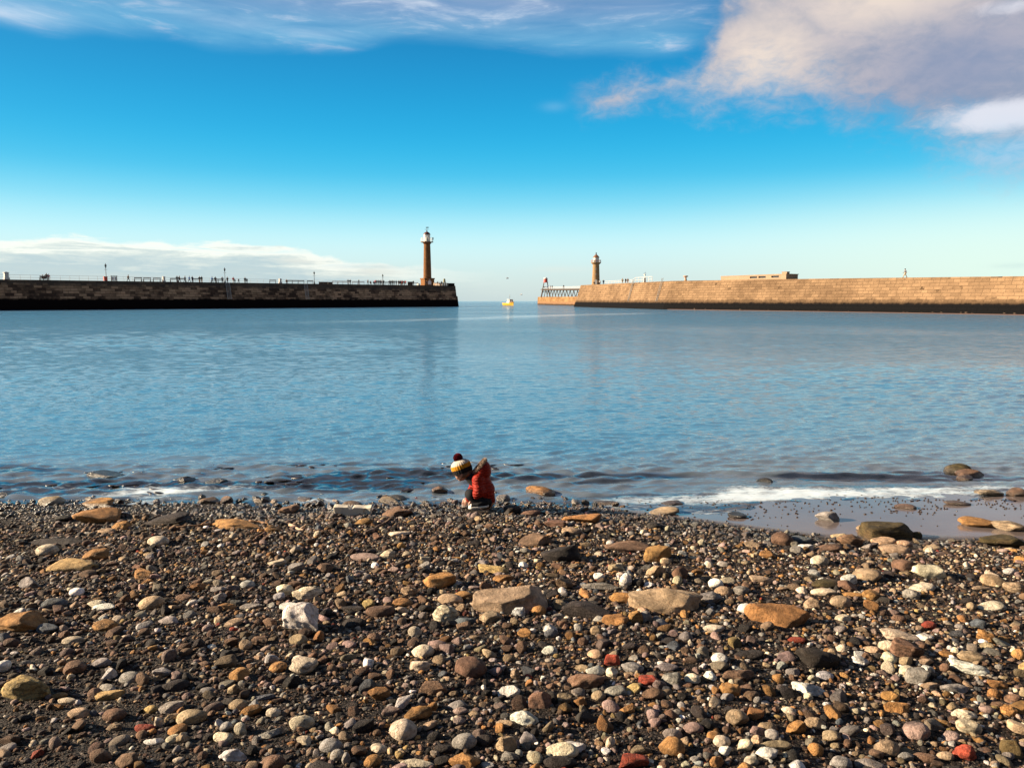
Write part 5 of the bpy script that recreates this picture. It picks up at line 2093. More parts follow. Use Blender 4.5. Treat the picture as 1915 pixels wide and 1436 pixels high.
# tiles of the photo at 2.992 x: offset and stones (centre x, centre y, width, height, colour + shape)
TS = 1915 / 640.0
TILES = {
(0, 840): "290 293 130 55 tr;125 303 65 35 ri;45 328 75 30 do;555 308 190 55 os;550 378 250 90 oa;708 328 52 48 dr;824 328 60 28 bo;385 338 80 28 bo;445 338 65 36 gr;390 362 90 34 bo;"
 "355 388 90 35 do;945 393 285 65 ds;1320 425 285 55 os;680 432 105 50 oi;595 460 95 34 to;1080 278 90 28 do;1060 302 80 34 to;1170 290 140 45 bs;1270 290 65 52 br;1312 310 55 32 tr;1225 330 65 34 gr;"
 "1125 346 55 28 uo;1525 450 95 50 oi;1590 448 60 36 gi;1700 280 150 28 bs;1755 296 35 28 cr;1615 342 120 50 bi;1430 362 75 30 to;1300 350 75 28 bo;930 332 70 25 do;885 515 110 60 cr;935 543 55 32 co;"
 "848 560 34 20 or;830 482 60 26 co;265 567 118 66 cr;270 500 85 34 co;335 520 340 45 ds;545 590 135 60 oa;430 553 55 25 ro;45 622 75 35 or;400 660 260 80 ys;470 660 170 60 ba;490 698 90 45 br;"
 "695 685 90 34 wo;795 703 140 55 os;885 700 60 40 do;630 728 60 36 bo;165 755 120 65 ga;305 740 90 28 to;430 800 80 48 wr;40 780 80 30 co;720 640 95 32 go;715 775 60 42 cr;948 783 80 34 bo;"
 "565 797 65 34 go;735 820 40 22 wo;848 862 125 78 tr;305 863 130 55 uo;540 868 95 42 co;580 888 120 45 wo;1555 637 100 45 ci;1450 637 50 28 oo;1725 585 75 40 ci;1660 665 95 55 gs;1425 672 70 34 ui;"
 "1820 665 95 55 br;1385 758 75 46 wr;1490 755 90 34 co;1275 742 55 30 go;1590 790 90 62 ca;1715 808 165 65 ci;1655 755 95 45 bi;1230 780 90 40 gi;1110 775 90 45 oi;1140 800 80 28 wo;1225 832 80 55 gi;"
 "1105 828 50 34 to;1030 830 90 36 bo;1265 880 100 45 oi;1185 885 65 40 to;1400 880 115 40 gz;1640 885 155 45 wo;1600 575 60 25 bo;1830 420 90 30 go;1790 445 100 28 oo;595 148 200 42 ds;1035 172 130 48 di;"
 "1210 183 120 36 do;300 172 110 20 ds;30 262 100 34 do",
(640, 900): "545 52 85 45 bz;545 90 75 28 co;60 130 105 40 bo;265 115 130 50 ta;375 110 65 48 dr;310 98 100 40 do;300 175 180 60 bi;120 228 100 40 or;30 222 70 34 uo;900 98 75 45 gr;1105 60 165 60 oo;"
 "960 52 70 24 do;1000 78 40 24 do;1365 82 50 36 pr;1470 122 130 36 bo;1855 125 130 36 bs;1800 168 170 48 to;1870 205 65 34 to;955 165 100 60 da;1055 178 110 40 bo;1145 165 55 30 ro;1340 208 215 58 oa;"
 "1190 240 120 45 ba;1125 268 70 42 dr;1285 280 115 42 to;1410 297 70 34 to;1500 312 70 28 po;1745 250 75 42 dr;1690 232 55 34 pr;1080 332 195 65 ba;955 288 70 30 wi;570 232 80 30 dz;325 293 125 32 cs;"
 "495 295 85 34 to;570 297 65 22 to;195 358 85 36 oi;730 345 95 35 di;1225 410 215 110 dz;1085 430 60 45 do;1195 370 70 38 br;1600 370 270 60 bs;1760 412 180 80 oa;1755 505 110 75 ti;1890 520 85 80 br;"
 "1585 560 65 85 wr;1240 577 95 62 ba;1230 537 90 28 wo;1450 592 220 52 gs;1320 475 65 36 ci;1370 458 70 26 to;1420 480 65 44 do;1530 483 90 42 ta;820 458 55 36 or;865 436 62 28 co;840 497 175 46 ys;"
 "905 545 120 48 oo;940 505 60 40 bi;545 558 180 85 oa;515 512 70 30 co;255 415 80 66 ca;390 378 52 36 gr;255 382 95 28 go;460 478 65 52 ga;130 425 165 42 po;40 445 70 38 ci;40 603 70 45 ri;375 617 90 65 ti;"
 "340 680 110 48 oo;215 728 155 65 bo;605 662 135 62 tr;680 637 105 42 oo;580 617 85 36 co;575 748 130 105 ci;930 668 400 150 ta;830 765 120 65 to;985 733 75 55 wa;1100 725 78 58 or;1370 722 270 105 da;"
 "1220 695 80 55 ti;1530 778 145 75 oi;1590 655 175 55 oi;1810 672 395 143 ts;1640 765 80 80 or;1695 765 70 70 gr;1765 738 80 32 wo;1800 763 65 38 wr;1165 828 85 52 wi;1020 848 78 45 or;975 808 55 36 wr;"
 "1030 815 55 24 to;820 812 55 50 gr;610 860 55 38 ur;1420 838 65 55 tr;1525 833 85 28 to;1330 802 110 26 bo;690 780 130 45 ui;60 715 130 40 ds;160 700 65 34 co;60 795 130 55 do;1325 655 90 34 po;710 605 65 38 ro",
(1275, 840): "1545 118 135 70 mr;1610 140 145 55 bo;1580 165 80 50 br;458 182 95 40 do;675 190 65 40 br;1720 242 130 45 ta;1615 243 70 40 bo;1880 245 110 55 bo;1540 302 140 28 bo;1895 310 70 34 bo;"
 "1250 320 110 32 bo;525 320 55 18 bo;815 382 125 62 gz;310 372 100 34 do;408 408 68 30 oo;140 432 80 30 co;1660 412 190 60 oa;1500 424 65 28 gi;1800 385 65 28 oi;1830 430 175 65 ti;1690 435 60 28 ti;"
 "1890 462 80 34 mo;1140 470 275 110 ma;1310 485 65 50 mo;1390 480 90 34 to;1020 440 90 36 to;890 490 110 52 ti;940 515 130 75 bi;1130 520 130 48 to;1245 530 90 40 to;1190 563 150 60 to;565 508 118 78 br;"
 "665 512 110 50 uo;1785 518 225 85 ma;1400 553 110 34 to;1315 570 75 28 wo;310 530 55 26 oo;395 537 88 42 tz;480 590 90 45 oo;825 555 150 48 bo;950 553 60 45 tr;645 565 75 45 gr;692 553 80 42 ws;600 575 50 40 gr;"
 "1040 598 95 32 co;770 628 98 62 cr;1158 663 50 62 ca;1240 652 120 68 br;1375 688 160 80 ca;1035 705 145 72 tr;935 730 105 52 wo;445 730 135 42 to;190 753 80 55 wr;230 792 100 52 tr;160 830 120 60 go;"
 "460 768 85 34 go;330 790 90 50 gr;810 755 170 55 mo;925 765 115 60 bo;795 800 135 48 co;705 815 62 38 ga;890 855 110 70 to;740 868 110 62 ta;1040 862 70 42 wo;1058 818 90 58 or;955 815 120 30 oo;1350 778 145 42 co;"
 "1285 815 90 60 gi;1620 705 90 26 co;1745 738 130 72 tr;1680 778 125 26 to;1860 775 110 70 tr;1890 720 60 50 to;1885 683 65 30 wo;1735 880 145 52 co;370 882 90 40 wo;1820 580 100 26 to;1545 872 70 40 gs",
(0, 1120): "120 130 260 115 oa;265 168 110 52 ui;410 232 115 48 co;455 160 75 34 co;415 185 75 34 bo;590 148 135 65 or;600 188 75 38 bo;520 138 65 30 to;950 120 125 45 gi;915 148 60 36 gr;845 203 95 30 go;845 275 65 36 wr;"
 "1110 250 45 30 wi;1105 62 75 34 to;1685 115 195 170 wa;1595 55 60 40 wr;1670 228 98 55 tr;1310 133 110 42 to;1375 165 100 30 to;1390 142 60 22 wo;1300 242 75 55 bi;1455 235 85 55 bi;1375 260 72 55 tr;"
 "1180 310 65 36 ti;1290 303 70 36 po;415 385 130 75 br;572 357 98 52 go;690 367 70 30 to;730 438 130 62 go;905 415 95 55 gi;967 425 70 40 wi;985 483 140 60 do;990 513 70 42 do;1085 512 58 30 go;1170 512 95 36 go;"
 "140 500 285 140 ys;330 542 95 34 oo;605 497 120 42 go;610 540 150 60 yz;712 485 70 28 to;1340 422 110 70 or;1555 382 95 58 or;1690 380 160 90 ci;1560 443 55 28 wo;1525 325 55 40 tr;1585 330 60 36 br;1310 507 72 56 ti;"
 "1480 550 120 30 us;1335 593 98 62 tr;1405 630 115 60 os;1530 638 80 52 co;1128 548 75 36 to;375 570 115 36 co;332 602 60 40 ci;440 640 125 55 to;640 650 120 68 br;640 715 90 42 ti;845 618 82 42 yo;955 605 135 65 gz;"
 "955 668 62 55 ta;1075 660 155 85 tr;810 722 115 45 ro;885 695 55 60 ci;893 750 65 32 go;265 720 65 38 ui;862 797 105 38 wo;970 783 75 48 co;1020 780 75 60 ti;1248 778 112 58 cr;1305 862 165 85 wi;1690 692 135 78 cr;"
 "1530 752 150 50 gs;1575 690 70 40 co;1385 712 60 30 oo;565 880 115 75 bo;708 905 135 85 bi;435 848 75 30 go;375 900 55 36 co;1640 826 62 42 cr;1815 725 65 45 ur;1890 875 80 65 gr;1870 560 75 34 go;45 830 90 50 go",
(640, 1120): "450 293 120 75 cr;435 370 110 65 ci;530 255 105 50 po;350 290 85 30 to;720 388 170 110 br;750 298 62 46 wr;1160 288 85 50 wo;1140 348 75 32 wo;585 348 50 34 wi;205 535 120 70 oi;510 500 155 65 bs;325 538 62 45 gr;"
 "340 465 65 42 gr;415 458 60 28 go;932 520 125 68 wz;675 533 50 44 wr;968 425 55 65 ti;1105 575 130 95 ba;1245 565 80 62 ta;1365 455 205 90 bi;1415 400 105 60 wr;1510 415 65 55 co;1510 348 90 62 ra;1628 385 115 58 gr;"
 "1718 455 120 55 ra;1815 383 130 42 go;1845 450 110 70 ga;1530 515 120 55 go;1360 545 62 42 ri;1435 542 78 55 tr;1328 588 58 50 or;1520 572 55 46 wr;1740 535 120 65 bi;645 595 110 50 go;660 628 80 40 po;425 640 150 80 oi;"
 "340 735 150 115 cr;205 838 92 48 co;1025 665 145 85 wi;910 698 100 40 to;920 728 52 40 cr;1060 742 52 40 or;775 658 65 34 co;730 710 80 34 go;515 768 78 46 dr;575 768 50 42 wi;685 800 135 80 gr;790 790 100 60 do;"
 "565 835 100 50 do;920 815 115 85 ts;1230 850 180 82 co;1300 825 120 55 wo;1220 918 180 70 dr;1500 810 50 72 cr;940 885 105 55 gi;690 905 165 80 oi;170 908 95 65 or;560 905 90 50 dr;420 925 180 50 ci;20 895 50 65 gr;"
 "1630 910 160 75 ra;1850 755 110 55 gr;1845 830 140 90 or;1595 620 85 55 oi;1740 650 65 58 pr;1665 600 55 32 wo;1890 600 50 45 oi;155 240 75 42 oi;115 410 80 30 oo;1345 390 90 36 to;1625 275 50 34 wr;1440 785 60 34 wo",
(1275, 1120): "540 105 340 130 oa;365 58 105 60 wo;905 108 100 45 co;1360 57 70 45 br;1215 112 80 45 bo;1385 148 85 45 ro;1655 138 90 50 ui;1705 215 95 78 oi;1220 210 200 70 ci;1355 215 120 58 wi;1150 262 95 50 cr;1260 285 160 100 ba;"
 "1155 332 85 62 cr;1000 348 92 55 wi;640 230 105 38 ro;765 330 215 125 dz;835 320 60 75 to;178 165 118 40 co;315 165 62 42 wa;210 333 85 55 wr;430 285 70 36 wr;375 315 160 50 do;50 388 65 44 wr;60 448 85 60 cr;"
 "315 430 185 70 bi;445 412 70 42 tr;270 510 115 70 oi;540 448 60 60 or;160 435 70 46 wi;155 515 65 42 oo;805 430 100 46 wo;715 508 165 80 wa;855 525 80 28 oo;1265 405 95 65 cr;1315 440 125 95 ga;1370 395 75 50 wr;"
 "1610 388 200 75 ws;1475 388 55 52 br;1625 325 145 58 to;1790 425 70 38 wo;1830 372 60 40 wr;1885 315 65 65 or;1390 490 115 36 ts;1525 500 140 55 gs;1765 478 110 52 oi;1750 532 75 60 or;1855 560 85 55 br;1165 545 92 55 oo;"
 "1200 610 135 70 os;1585 650 130 55 ci;1830 630 85 62 oi;1455 695 105 36 oo;1610 718 135 80 co;1310 740 140 105 pr;1150 835 140 85 tr;310 665 118 90 tr;640 725 110 80 oz;745 695 115 58 to;510 760 78 58 gr;600 625 80 40 co;"
 "520 640 65 42 tr;65 722 108 58 pr;180 768 82 56 or;225 795 95 60 cr;420 735 85 65 pi;420 790 60 55 tr;520 820 180 50 to;478 868 115 65 wi;245 850 75 52 wa;390 905 78 50 co;195 910 85 65 oi;750 845 80 72 or;890 925 115 85 gr;"
 "1050 930 160 60 go;1255 880 85 45 go;1370 890 135 50 bo;1475 880 85 48 to;1590 862 130 82 ri;1550 920 65 45 wi;1500 770 85 60 pi;1705 620 75 48 pr;1400 580 65 45 po;1640 465 55 40 or;1490 310 90 36 oo;1040 325 70 50 bi;"
 "690 412 75 40 go;490 365 68 44 po;620 408 75 42 gr",
}
# stones with a look of their own: (tile, index) -> name used as a landmark, own label
MARK = {
 ((0, 840), 4): ('the large ochre block at the tide line', 'large ochre block with rounded corners lying at the tide line'),
 ((0, 840), 11): ('the long black slab', 'long black slab of rock resting behind the fine dark gravel'),
 ((0, 840), 12): ('the flat ochre slab', 'flat ochre slab with a stick lying against its end'),
 ((0, 840), 30): ('the cream dome by itself', 'pale cream domed stone standing by itself on dark gravel'),
 ((0, 840), 34): ('the round cream dome', 'round cream dome stone beside a long half-buried dark slab'),
 ((0, 840), 40): ('the broad yellow slab', 'broad yellow slab with a dark brown block leaning on it'),
 ((0, 840), 56): ('the smooth tan dome', 'smooth tan dome stone with a flat top, alone on fine gravel'),
 ((0, 840), 85): ('the half-sunk black beam of rock', 'black beam-like rock half sunk in the water, pale at one end'),
 ((640, 900), 10): ('the ochre rock in the shallows', 'ochre rock with dark foot sitting in the shallows past the child'),
 ((640, 900), 21): ('the low ochre shelf', 'low ochre shelf of rock at the edge of the pebbles past the child'),
 ((640, 900), 37): ('the dark grey wedge', 'dark grey wedge of rock with one pale lit edge'),
 ((640, 900), 40): ('the long brown slab', 'long brown slab lying just behind a squared ochre block'),
 ((640, 900), 41): ('the squared ochre block', 'squared ochre block lying in front of a long brown slab'),
 ((640, 900), 44): ('the upright white pebble', 'smooth white egg-shaped stone standing upright'),
 ((640, 900), 47): ('the pale grey slab', 'pale grey speckled slab behind the black rock'),
 ((640, 900), 57): ('the big brown lozenge', 'big brown lozenge-shaped stone with a sharp shaded foot'),
 ((640, 900), 73): ('the folded cream rock', 'folded cream rock with a hollow, tilted on its edge'),
 ((640, 900), 74): ('the great tan boulder', 'great tan boulder with a broad flat top, largest of the shingle'),
 ((640, 900), 78): ('the black rock', 'large black shaded rock between two tan boulders'),
 ((640, 900), 82): ('the pitted tan boulder', 'long pitted tan boulder beside the black rock'),
 ((1275, 840), 0): ('the mossy dome in the water', 'dark mossy dome of rock sitting in the water'),
 ((1275, 840), 12): ('the grey pyramid', 'grey pyramid-shaped rock alone on the wet sand'),
 ((1275, 840), 16): ('the rusty block', 'rusty ochre block on the wet sand near a pale boulder'),
 ((1275, 840), 22): ('the big mossy boulder', 'big dark mossy boulder at the edge of the wet sand'),
 ((1275, 840), 31): ('the mottled round rock', 'round brown rock mottled with pale spots'),
 ((1275, 840), 33): ('the dark mossy block', 'dark mossy block with one pale lit end by the sand'),
 ((1275, 840), 48): ('the two-toned cream rock', 'angular two-toned cream rock tapering to a point'),
 ((1275, 840), 49): ('the high tan dome', 'high tan dome stone between a white oval and a brown round stone'),
 ((0, 1120), 0): ('the big brown boulder', 'big rusty brown boulder cut by the frame edge'),
 ((0, 1120), 14): ('the white block', 'pale angular white block with a rough dark front face'),
 ((0, 1120), 35): ('the yellow slab', 'thick cracked yellow slab, biggest stone of its corner'),
 ((0, 1120), 42): ('the cream arch', 'cream arched stone hollow at its base'),
 ((0, 1120), 61): ('the red finger stone', 'smooth red finger-shaped stone lying on dark gravel'),
 ((640, 1120), 0): ('the striped cream cobble', 'cream cobble with a faint stripe, behind another cream one'),
 ((640, 1120), 4): ('the dark brown ball', 'big dark brown ball-shaped stone, split at its foot'),
 ((640, 1120), 14): ('the white shard', 'white three-cornered shard lying flat on the shingle'),
 ((640, 1120), 24): ('the bright red brick', 'bright red worn brick among grey stones'),
 ((640, 1120), 36): ('the cream egg', 'large cream egg-shaped cobble against an ochre rock'),
 ((640, 1120), 50): ('the big cream oval', 'big smooth cream oval stone just above a black one'),
 ((640, 1120), 58): ('the half brick', 'orange-red half brick at the very front of the shingle'),
 ((1275, 1120), 0): ('the ochre ledge boulder', 'heavy ochre ledge-shaped boulder with deep shaded front'),
 ((1275, 1120), 11): ('the dark brown lump', 'dark brown lump below a cream lumpy rock'),
 ((1275, 1120), 15): ('the black slate', 'large sloping piece of black slate'),
 ((1275, 1120), 31): ('the bright white block', 'bright white block with two flat lit faces'),
 ((1275, 1120), 35): ('the grey point', 'grey angular stone coming to a point, leaning on a cream one'),
 ((1275, 1120), 37): ('the white splinter', 'long white splinter of rock with a knife-like end'),
 ((1275, 1120), 52): ('the striped mauve ball', 'big mauve ball-shaped stone with curved stripes'),
 ((1275, 1120), 77): ('the red lump', 'weathered bright red lump of brick at the front of the shingle'),
}

STONES = []
for off, txt in TILES.items():
    for i, e in enumerate(txt.split(';')):
        a = e.split()
        cx, cy, w, h = (float(v) / TS for v in a[:4])
        STONES.append(dict(px=off[0] + cx, py=off[1] + cy, w=w, h=h, c=a[4][0], s=a[4][1], key=(off, i)))
STONES.sort(key=lambda s: (s['key'] not in MARK, -s['w'] * s['h']))
STONES = STONES[:330]

# unit spheres -------------------------------------------------------------
def ico(n):
    import bmesh
    bm = bmesh.new()
    bmesh.ops.create_icosphere(bm, subdivisions=n, radius=1.0)
    V = np.array([v.co[:] for v in bm.verts])
    Fc = np.array([[v.index for v in f.verts] for f in bm.faces])
    bm.free()
    return V, Fc


ICO = {n: ico(n) for n in (1, 2, 3, 4, 5)}


def rock(seed, kind, lvl):
    """unit rock of about +-1 in every axis"""
    r = np.random.default_rng(seed)
    V, Fc = ICO[lvl]
    V = V.copy()
    D = V / np.linalg.norm(V, axis=1)[:, None]
    if kind in 'asz':
        e = 3.2 if kind in 'as' else 2.4
        V = D / (np.abs(D) ** e).sum(1)[:, None] ** (1 / e)
    nz1, nz2, nz3 = SinNoise(seed + 1, 10, .8, 2.4), SinNoise(seed + 2, 14, 2.5, 7), SinNoise(seed + 3, 18, 7, 22)
    amp = {'r': (.10, .03, .008), 'o': (.13, .035, .008), 'a': (.12, .05, .02), 's': (.12, .055, .022), 'i': (.24, .095, .026), 'z': (.14, .06, .02)}[kind]
    V = V * (1 + amp[0] * nz1(V) + amp[1] * nz2(V))[:, None]
    ncut = {'r': 3, 'o': 4, 'a': 8, 's': 8, 'i': 8, 'z': 8}[kind]
    for _ in range(ncut):
        n = r.normal(size=3)
        n /= np.linalg.norm(n)
        d0 = r.uniform(.55, .88) if kind in 'aszi' else r.uniform(.68, .92)
        k = V @ n - d0
        V = V - np.where(k > 0, k * r.uniform(.8, .97), 0)[:, None] * n
    if kind == 'z':
        t = (V[:, 0] + 1) / 2
        V[:, 2] = np.where(V[:, 2] > 0, V[:, 2] * (.35 + .75 * np.clip(t if seed % 2 else 1 - t, 0, 1)), V[:, 2])
    if lvl >= 4: V = V * (1 + amp[2] * 1.3 * nz3(V))[:, None]
    V -= (V.max(0) + V.min(0)) / 2
    V /= (V.max(0) - V.min(0)) / 2
    return V, Fc


rs = np.random.default_rng(17)
FOOT = []          # footprints (x, y, half width, half depth)
for n, s in enumerate(STONES):
    u0 = ray(s['px'], s['py'])
    p = ground_hit(s['px'], s['py'])
    depth = p.y * CP - (p.z - H) * SP
    a = s['w'] / 2 * depth / F * 1.05
    hp_ = s['h'] / 2 * depth / F * 1.10
    th = math.atan2(H - p.z, p.y)
    b = {'r': .95, 'o': .8, 'a': .7, 's': .6, 'i': .8, 'z': .7}[s['s']] * a
    b = min(b, .62 * hp_ / math.sin(th), .35)
    b = max(b, .3 * a)
    c = math.sqrt(max(hp_ ** 2 - (b * math.sin(th)) ** 2, (.32 * hp_) ** 2)) / math.cos(th)
    p = ground_hit(s['px'], s['py'], .42 * c)
    big = s['w'] * s['h']
    lvl = 5 if big > 3200 else (4 if big > 330 else 3)
    V, Fc = rock(1000 + n * 7, s['s'], lvl)
    yaw = rs.normal() * .22 if s['w'] / s['h'] > 1.4 else rs.uniform(0, 6.28) * (1 if s['s'] in 'r' else .15)
    tilt = rs.normal() * .07
    V = V * np.array([a, b, c])
    ca, sa = math.cos(tilt), math.sin(tilt)
    V = np.stack([V[:, 0] * ca - V[:, 2] * sa, V[:, 1], V[:, 0] * sa + V[:, 2] * ca], -1)
    if s['w'] / s['h'] > 1.4:
        ca, sa = math.cos(yaw), math.sin(yaw)
        V = np.stack([V[:, 0] * ca - V[:, 1] * sa, V[:, 0] * sa + V[:, 1] * ca, V[:, 2]], -1)
    nm = 'brick' if s['c'] == 'r' and s['s'] in 'a' else ('boulder' if s['w'] > 75 else 'stone')
    me = np_mesh(nm, V, Fc, (STONE,))
    tint = np.array(COLS[s['c']][0]) * rs.uniform(.78, .98) * (1 + .025 * rs.normal(size=3))
    tint = np.tile(np.append(tint, 0.0), (len(V), 1))
    wz = V[:, 2] + p.z
    wet = 1 - sstep(wz + .012 * SinNoise(n, 8, 8, 40)(V), .02, .075) if p.y > 7 else 0 * wz
    tint[:, 3] = wet
    tint[:, :3] *= (1 - .6 * wet)[:, None]
    if s['c'] == 'm':
        g = sstep(SinNoise(n + 5, 12, 6, 30)(V) + V[:, 2] / c, -.2, 1.0)
        tint[:, :3] = tint[:, :3] * (1 - .6 * g)[:, None] + np.array([.055, .048, .014]) * (.6 * g)[:, None]
    col_attr(me, 'tint', tint)
    o = link_mesh(nm, me, None, tuple(p))
    s.update(o=o, x=p.x, y=p.y, nm=nm)
    FOOT.append((p.x, p.y, a, b))

# labels ---------------------------------------------------------------------
marks = [(MARK[s['key']][0], s) for s in STONES if s['key'] in MARK]
marks.append(('the crouching child', dict(px=885, py=950, w=70, h=60, key=None)))
areas = sorted(s['w'] * s['h'] for s in STONES)
used = set()


def relation(s, t):
    dx, dy = s['px'] - t['px'], (s['py'] - t['py']) * 1.7
    d = math.hypot(dx, dy)
    ax, ay = abs(dx), abs(dy)
    lr = 'left' if dx < 0 else 'right'
    fb = 'in front' if dy > 0 else 'behind'
    near = 'close ' if d < 95 else ('well ' if d > 240 else '')
    if ax > 2.2 * ay: return f"{near}to the {lr} of", d
    if ay > 2.2 * ax: return (f"{near}in front of" if dy > 0 else f"{near}behind"), d
    return (f"{near}in front and {lr} of" if dy > 0 else f"{near}behind and {lr} of"), d


for s in STONES:
    if s['key'] in MARK:
        tag(s['o'], MARK[s['key']][1], s['nm'] if s['nm'] != 'boulder' else 'boulder', 'stones lying on the beach')
        used.add(MARK[s['key']][1])
        continue
    A = s['w'] * s['h']
    size = 'small' if A < areas[int(len(areas) * .33)] else ('medium' if A < areas[int(len(areas) * .75)] else 'large')
    base = f"{size} {COLS[s['c']][1]} {SHP[s['s']]} {s['nm']}"
    cand = sorted(marks, key=lambda m: math.hypot(s['px'] - m[1]['px'], 1.7 * (s['py'] - m[1]['py'])))[:5]
    lab = None
    for nmk, t in cand:
        l = f"{base} {relation(s, t)[0]} {nmk}"
        if l not in used and len(l.split()) <= 16:
            lab = l
            break
    if lab is None:
        for q_ in ('paler', 'darker', 'flatter', 'second'):
            l = f"{q_} {base} {relation(s, cand[0][1])[0]} {cand[0][0]}"
            if l not in used and len(l.split()) <= 16:
                lab = l
                break
    used.add(lab)
    tag(s['o'], lab, s['nm'], 'stones lying on the beach')

# loose pebbles and grit: one mass ---------------------------------------------
def visible_xy(n, r, y0, y1, wide=.78):
    y = np.sqrt(r.uniform(y0 ** 2, y1 ** 2, n))
    return r.uniform(-1, 1, n) * (wide * y + 2.2), y


def clear_of(x, y, rad, F_, k):
    ok = np.ones(len(x), bool)
    for fx, fy, fa, fb in F_:
        dx, dy = np.abs(x - fx), np.abs(y - fy)
        near = (dx < fa + .1) & (dy < fb + .1)
        if near.any():
            i = np.where(near)[0]
            e = ((x[i] - fx) / (fa * k + rad[i] * .6)) ** 2 + ((y[i] - fy) / (fb * k + rad[i] * .6)) ** 2
            ok[i[e < 1]] = False
    return ok


patch = SinNoise(51, 12, .6, 3.0)
PCOL = np.array([COLS[k][0] for k in 'dgbtocwpuryb'])
def pebble_cols(r, x, y):
    n = len(x)
    right = sstep(x / np.maximum(y, 1), -.5, .5)
    wl = np.array([.24, .11, .20, .08, .06, .06, .05, .13, .03, .004, .01, .10])
    wr = np.array([.14, .12, .14, .17, .09, .11, .07, .11, .03, .006, .02, .06])
    W = wl[None] * (1 - right)[:, None] + wr[None] * right[:, None]
    W /= W.sum(1, keepdims=True)
    i = (W.cumsum(1) < r.random(n)[:, None]).sum(1).clip(0, 11)
    c = PCOL[i] * (.28 + .74 * r.random(n) ** 1.3)[:, None] * (1 + .03 * r.normal(size=(n, 3)))
    return np.clip(c, .008, .75)


def scatter(r, x, y, rad, lvl, nvar, sink, tag_):
    """arrays for many small stones"""
    Vs, Fs, Cs = [], [], []
    kinds = r.choice(list('ooraaiizs'), nvar)
    base = [rock(5000 + tag_ * 100 + k, kinds[k], lvl)[0] for k in range(nvar)]
    Fc = ICO[lvl][1]
    var = r.integers(0, nvar, len(x))
    cols = pebble_cols(r, x, y)
    g = ground_z(x, y)
    sc = np.stack([rad * r.uniform(.85, 1.35, len(x)), rad * r.uniform(.65, 1.0, len(x)), rad * r.uniform(.4, .8, len(x))], -1)
    yaw, t1, t2 = r.uniform(0, 6.283, len(x)), r.normal(size=len(x)) * .25, r.normal(size=len(x)) * .25
    wetg = 1 - sstep(g, .035, .11)
    for k in range(nvar):
        i = np.where(var == k)[0]
        if not len(i): continue
        B = base[k][None] * sc[i][:, None]
        X, Y, Z = B[..., 0], B[..., 1], B[..., 2]
        c, s_ = np.cos(t1[i])[:, None], np.sin(t1[i])[:, None]
        X, Z = X * c - Z * s_, X * s_ + Z * c
        c, s_ = np.cos(t2[i])[:, None], np.sin(t2[i])[:, None]
        Y, Z = Y * c - Z * s_, Y * s_ + Z * c
        c, s_ = np.cos(yaw[i])[:, None], np.sin(yaw[i])[:, None]
        X, Y = X * c - Y * s_, X * s_ + Y * c
        P = np.stack([X + x[i][:, None], Y + y[i][:, None], Z + (g[i] + sc[i][:, 2] * (sink + r.uniform(-.35, .3, len(i))))[:, None]], -1)
        nv = P.shape[1]
        w = wetg[i]
        dk = np.array([.5, .42, .38]) if tag_ == 2 else 1.0
        C = np.concatenate([cols[i] * dk * (1 - .55 * w)[:, None], w[:, None]], -1)
        Vs.append(P.reshape(-1, 3))
        Cs.append(np.repeat(C, nv, 0))
        Fs.append((Fc[None] + (np.arange(len(i)) * nv)[:, None, None]).reshape(-1, 3))
    return Vs, Fs, Cs


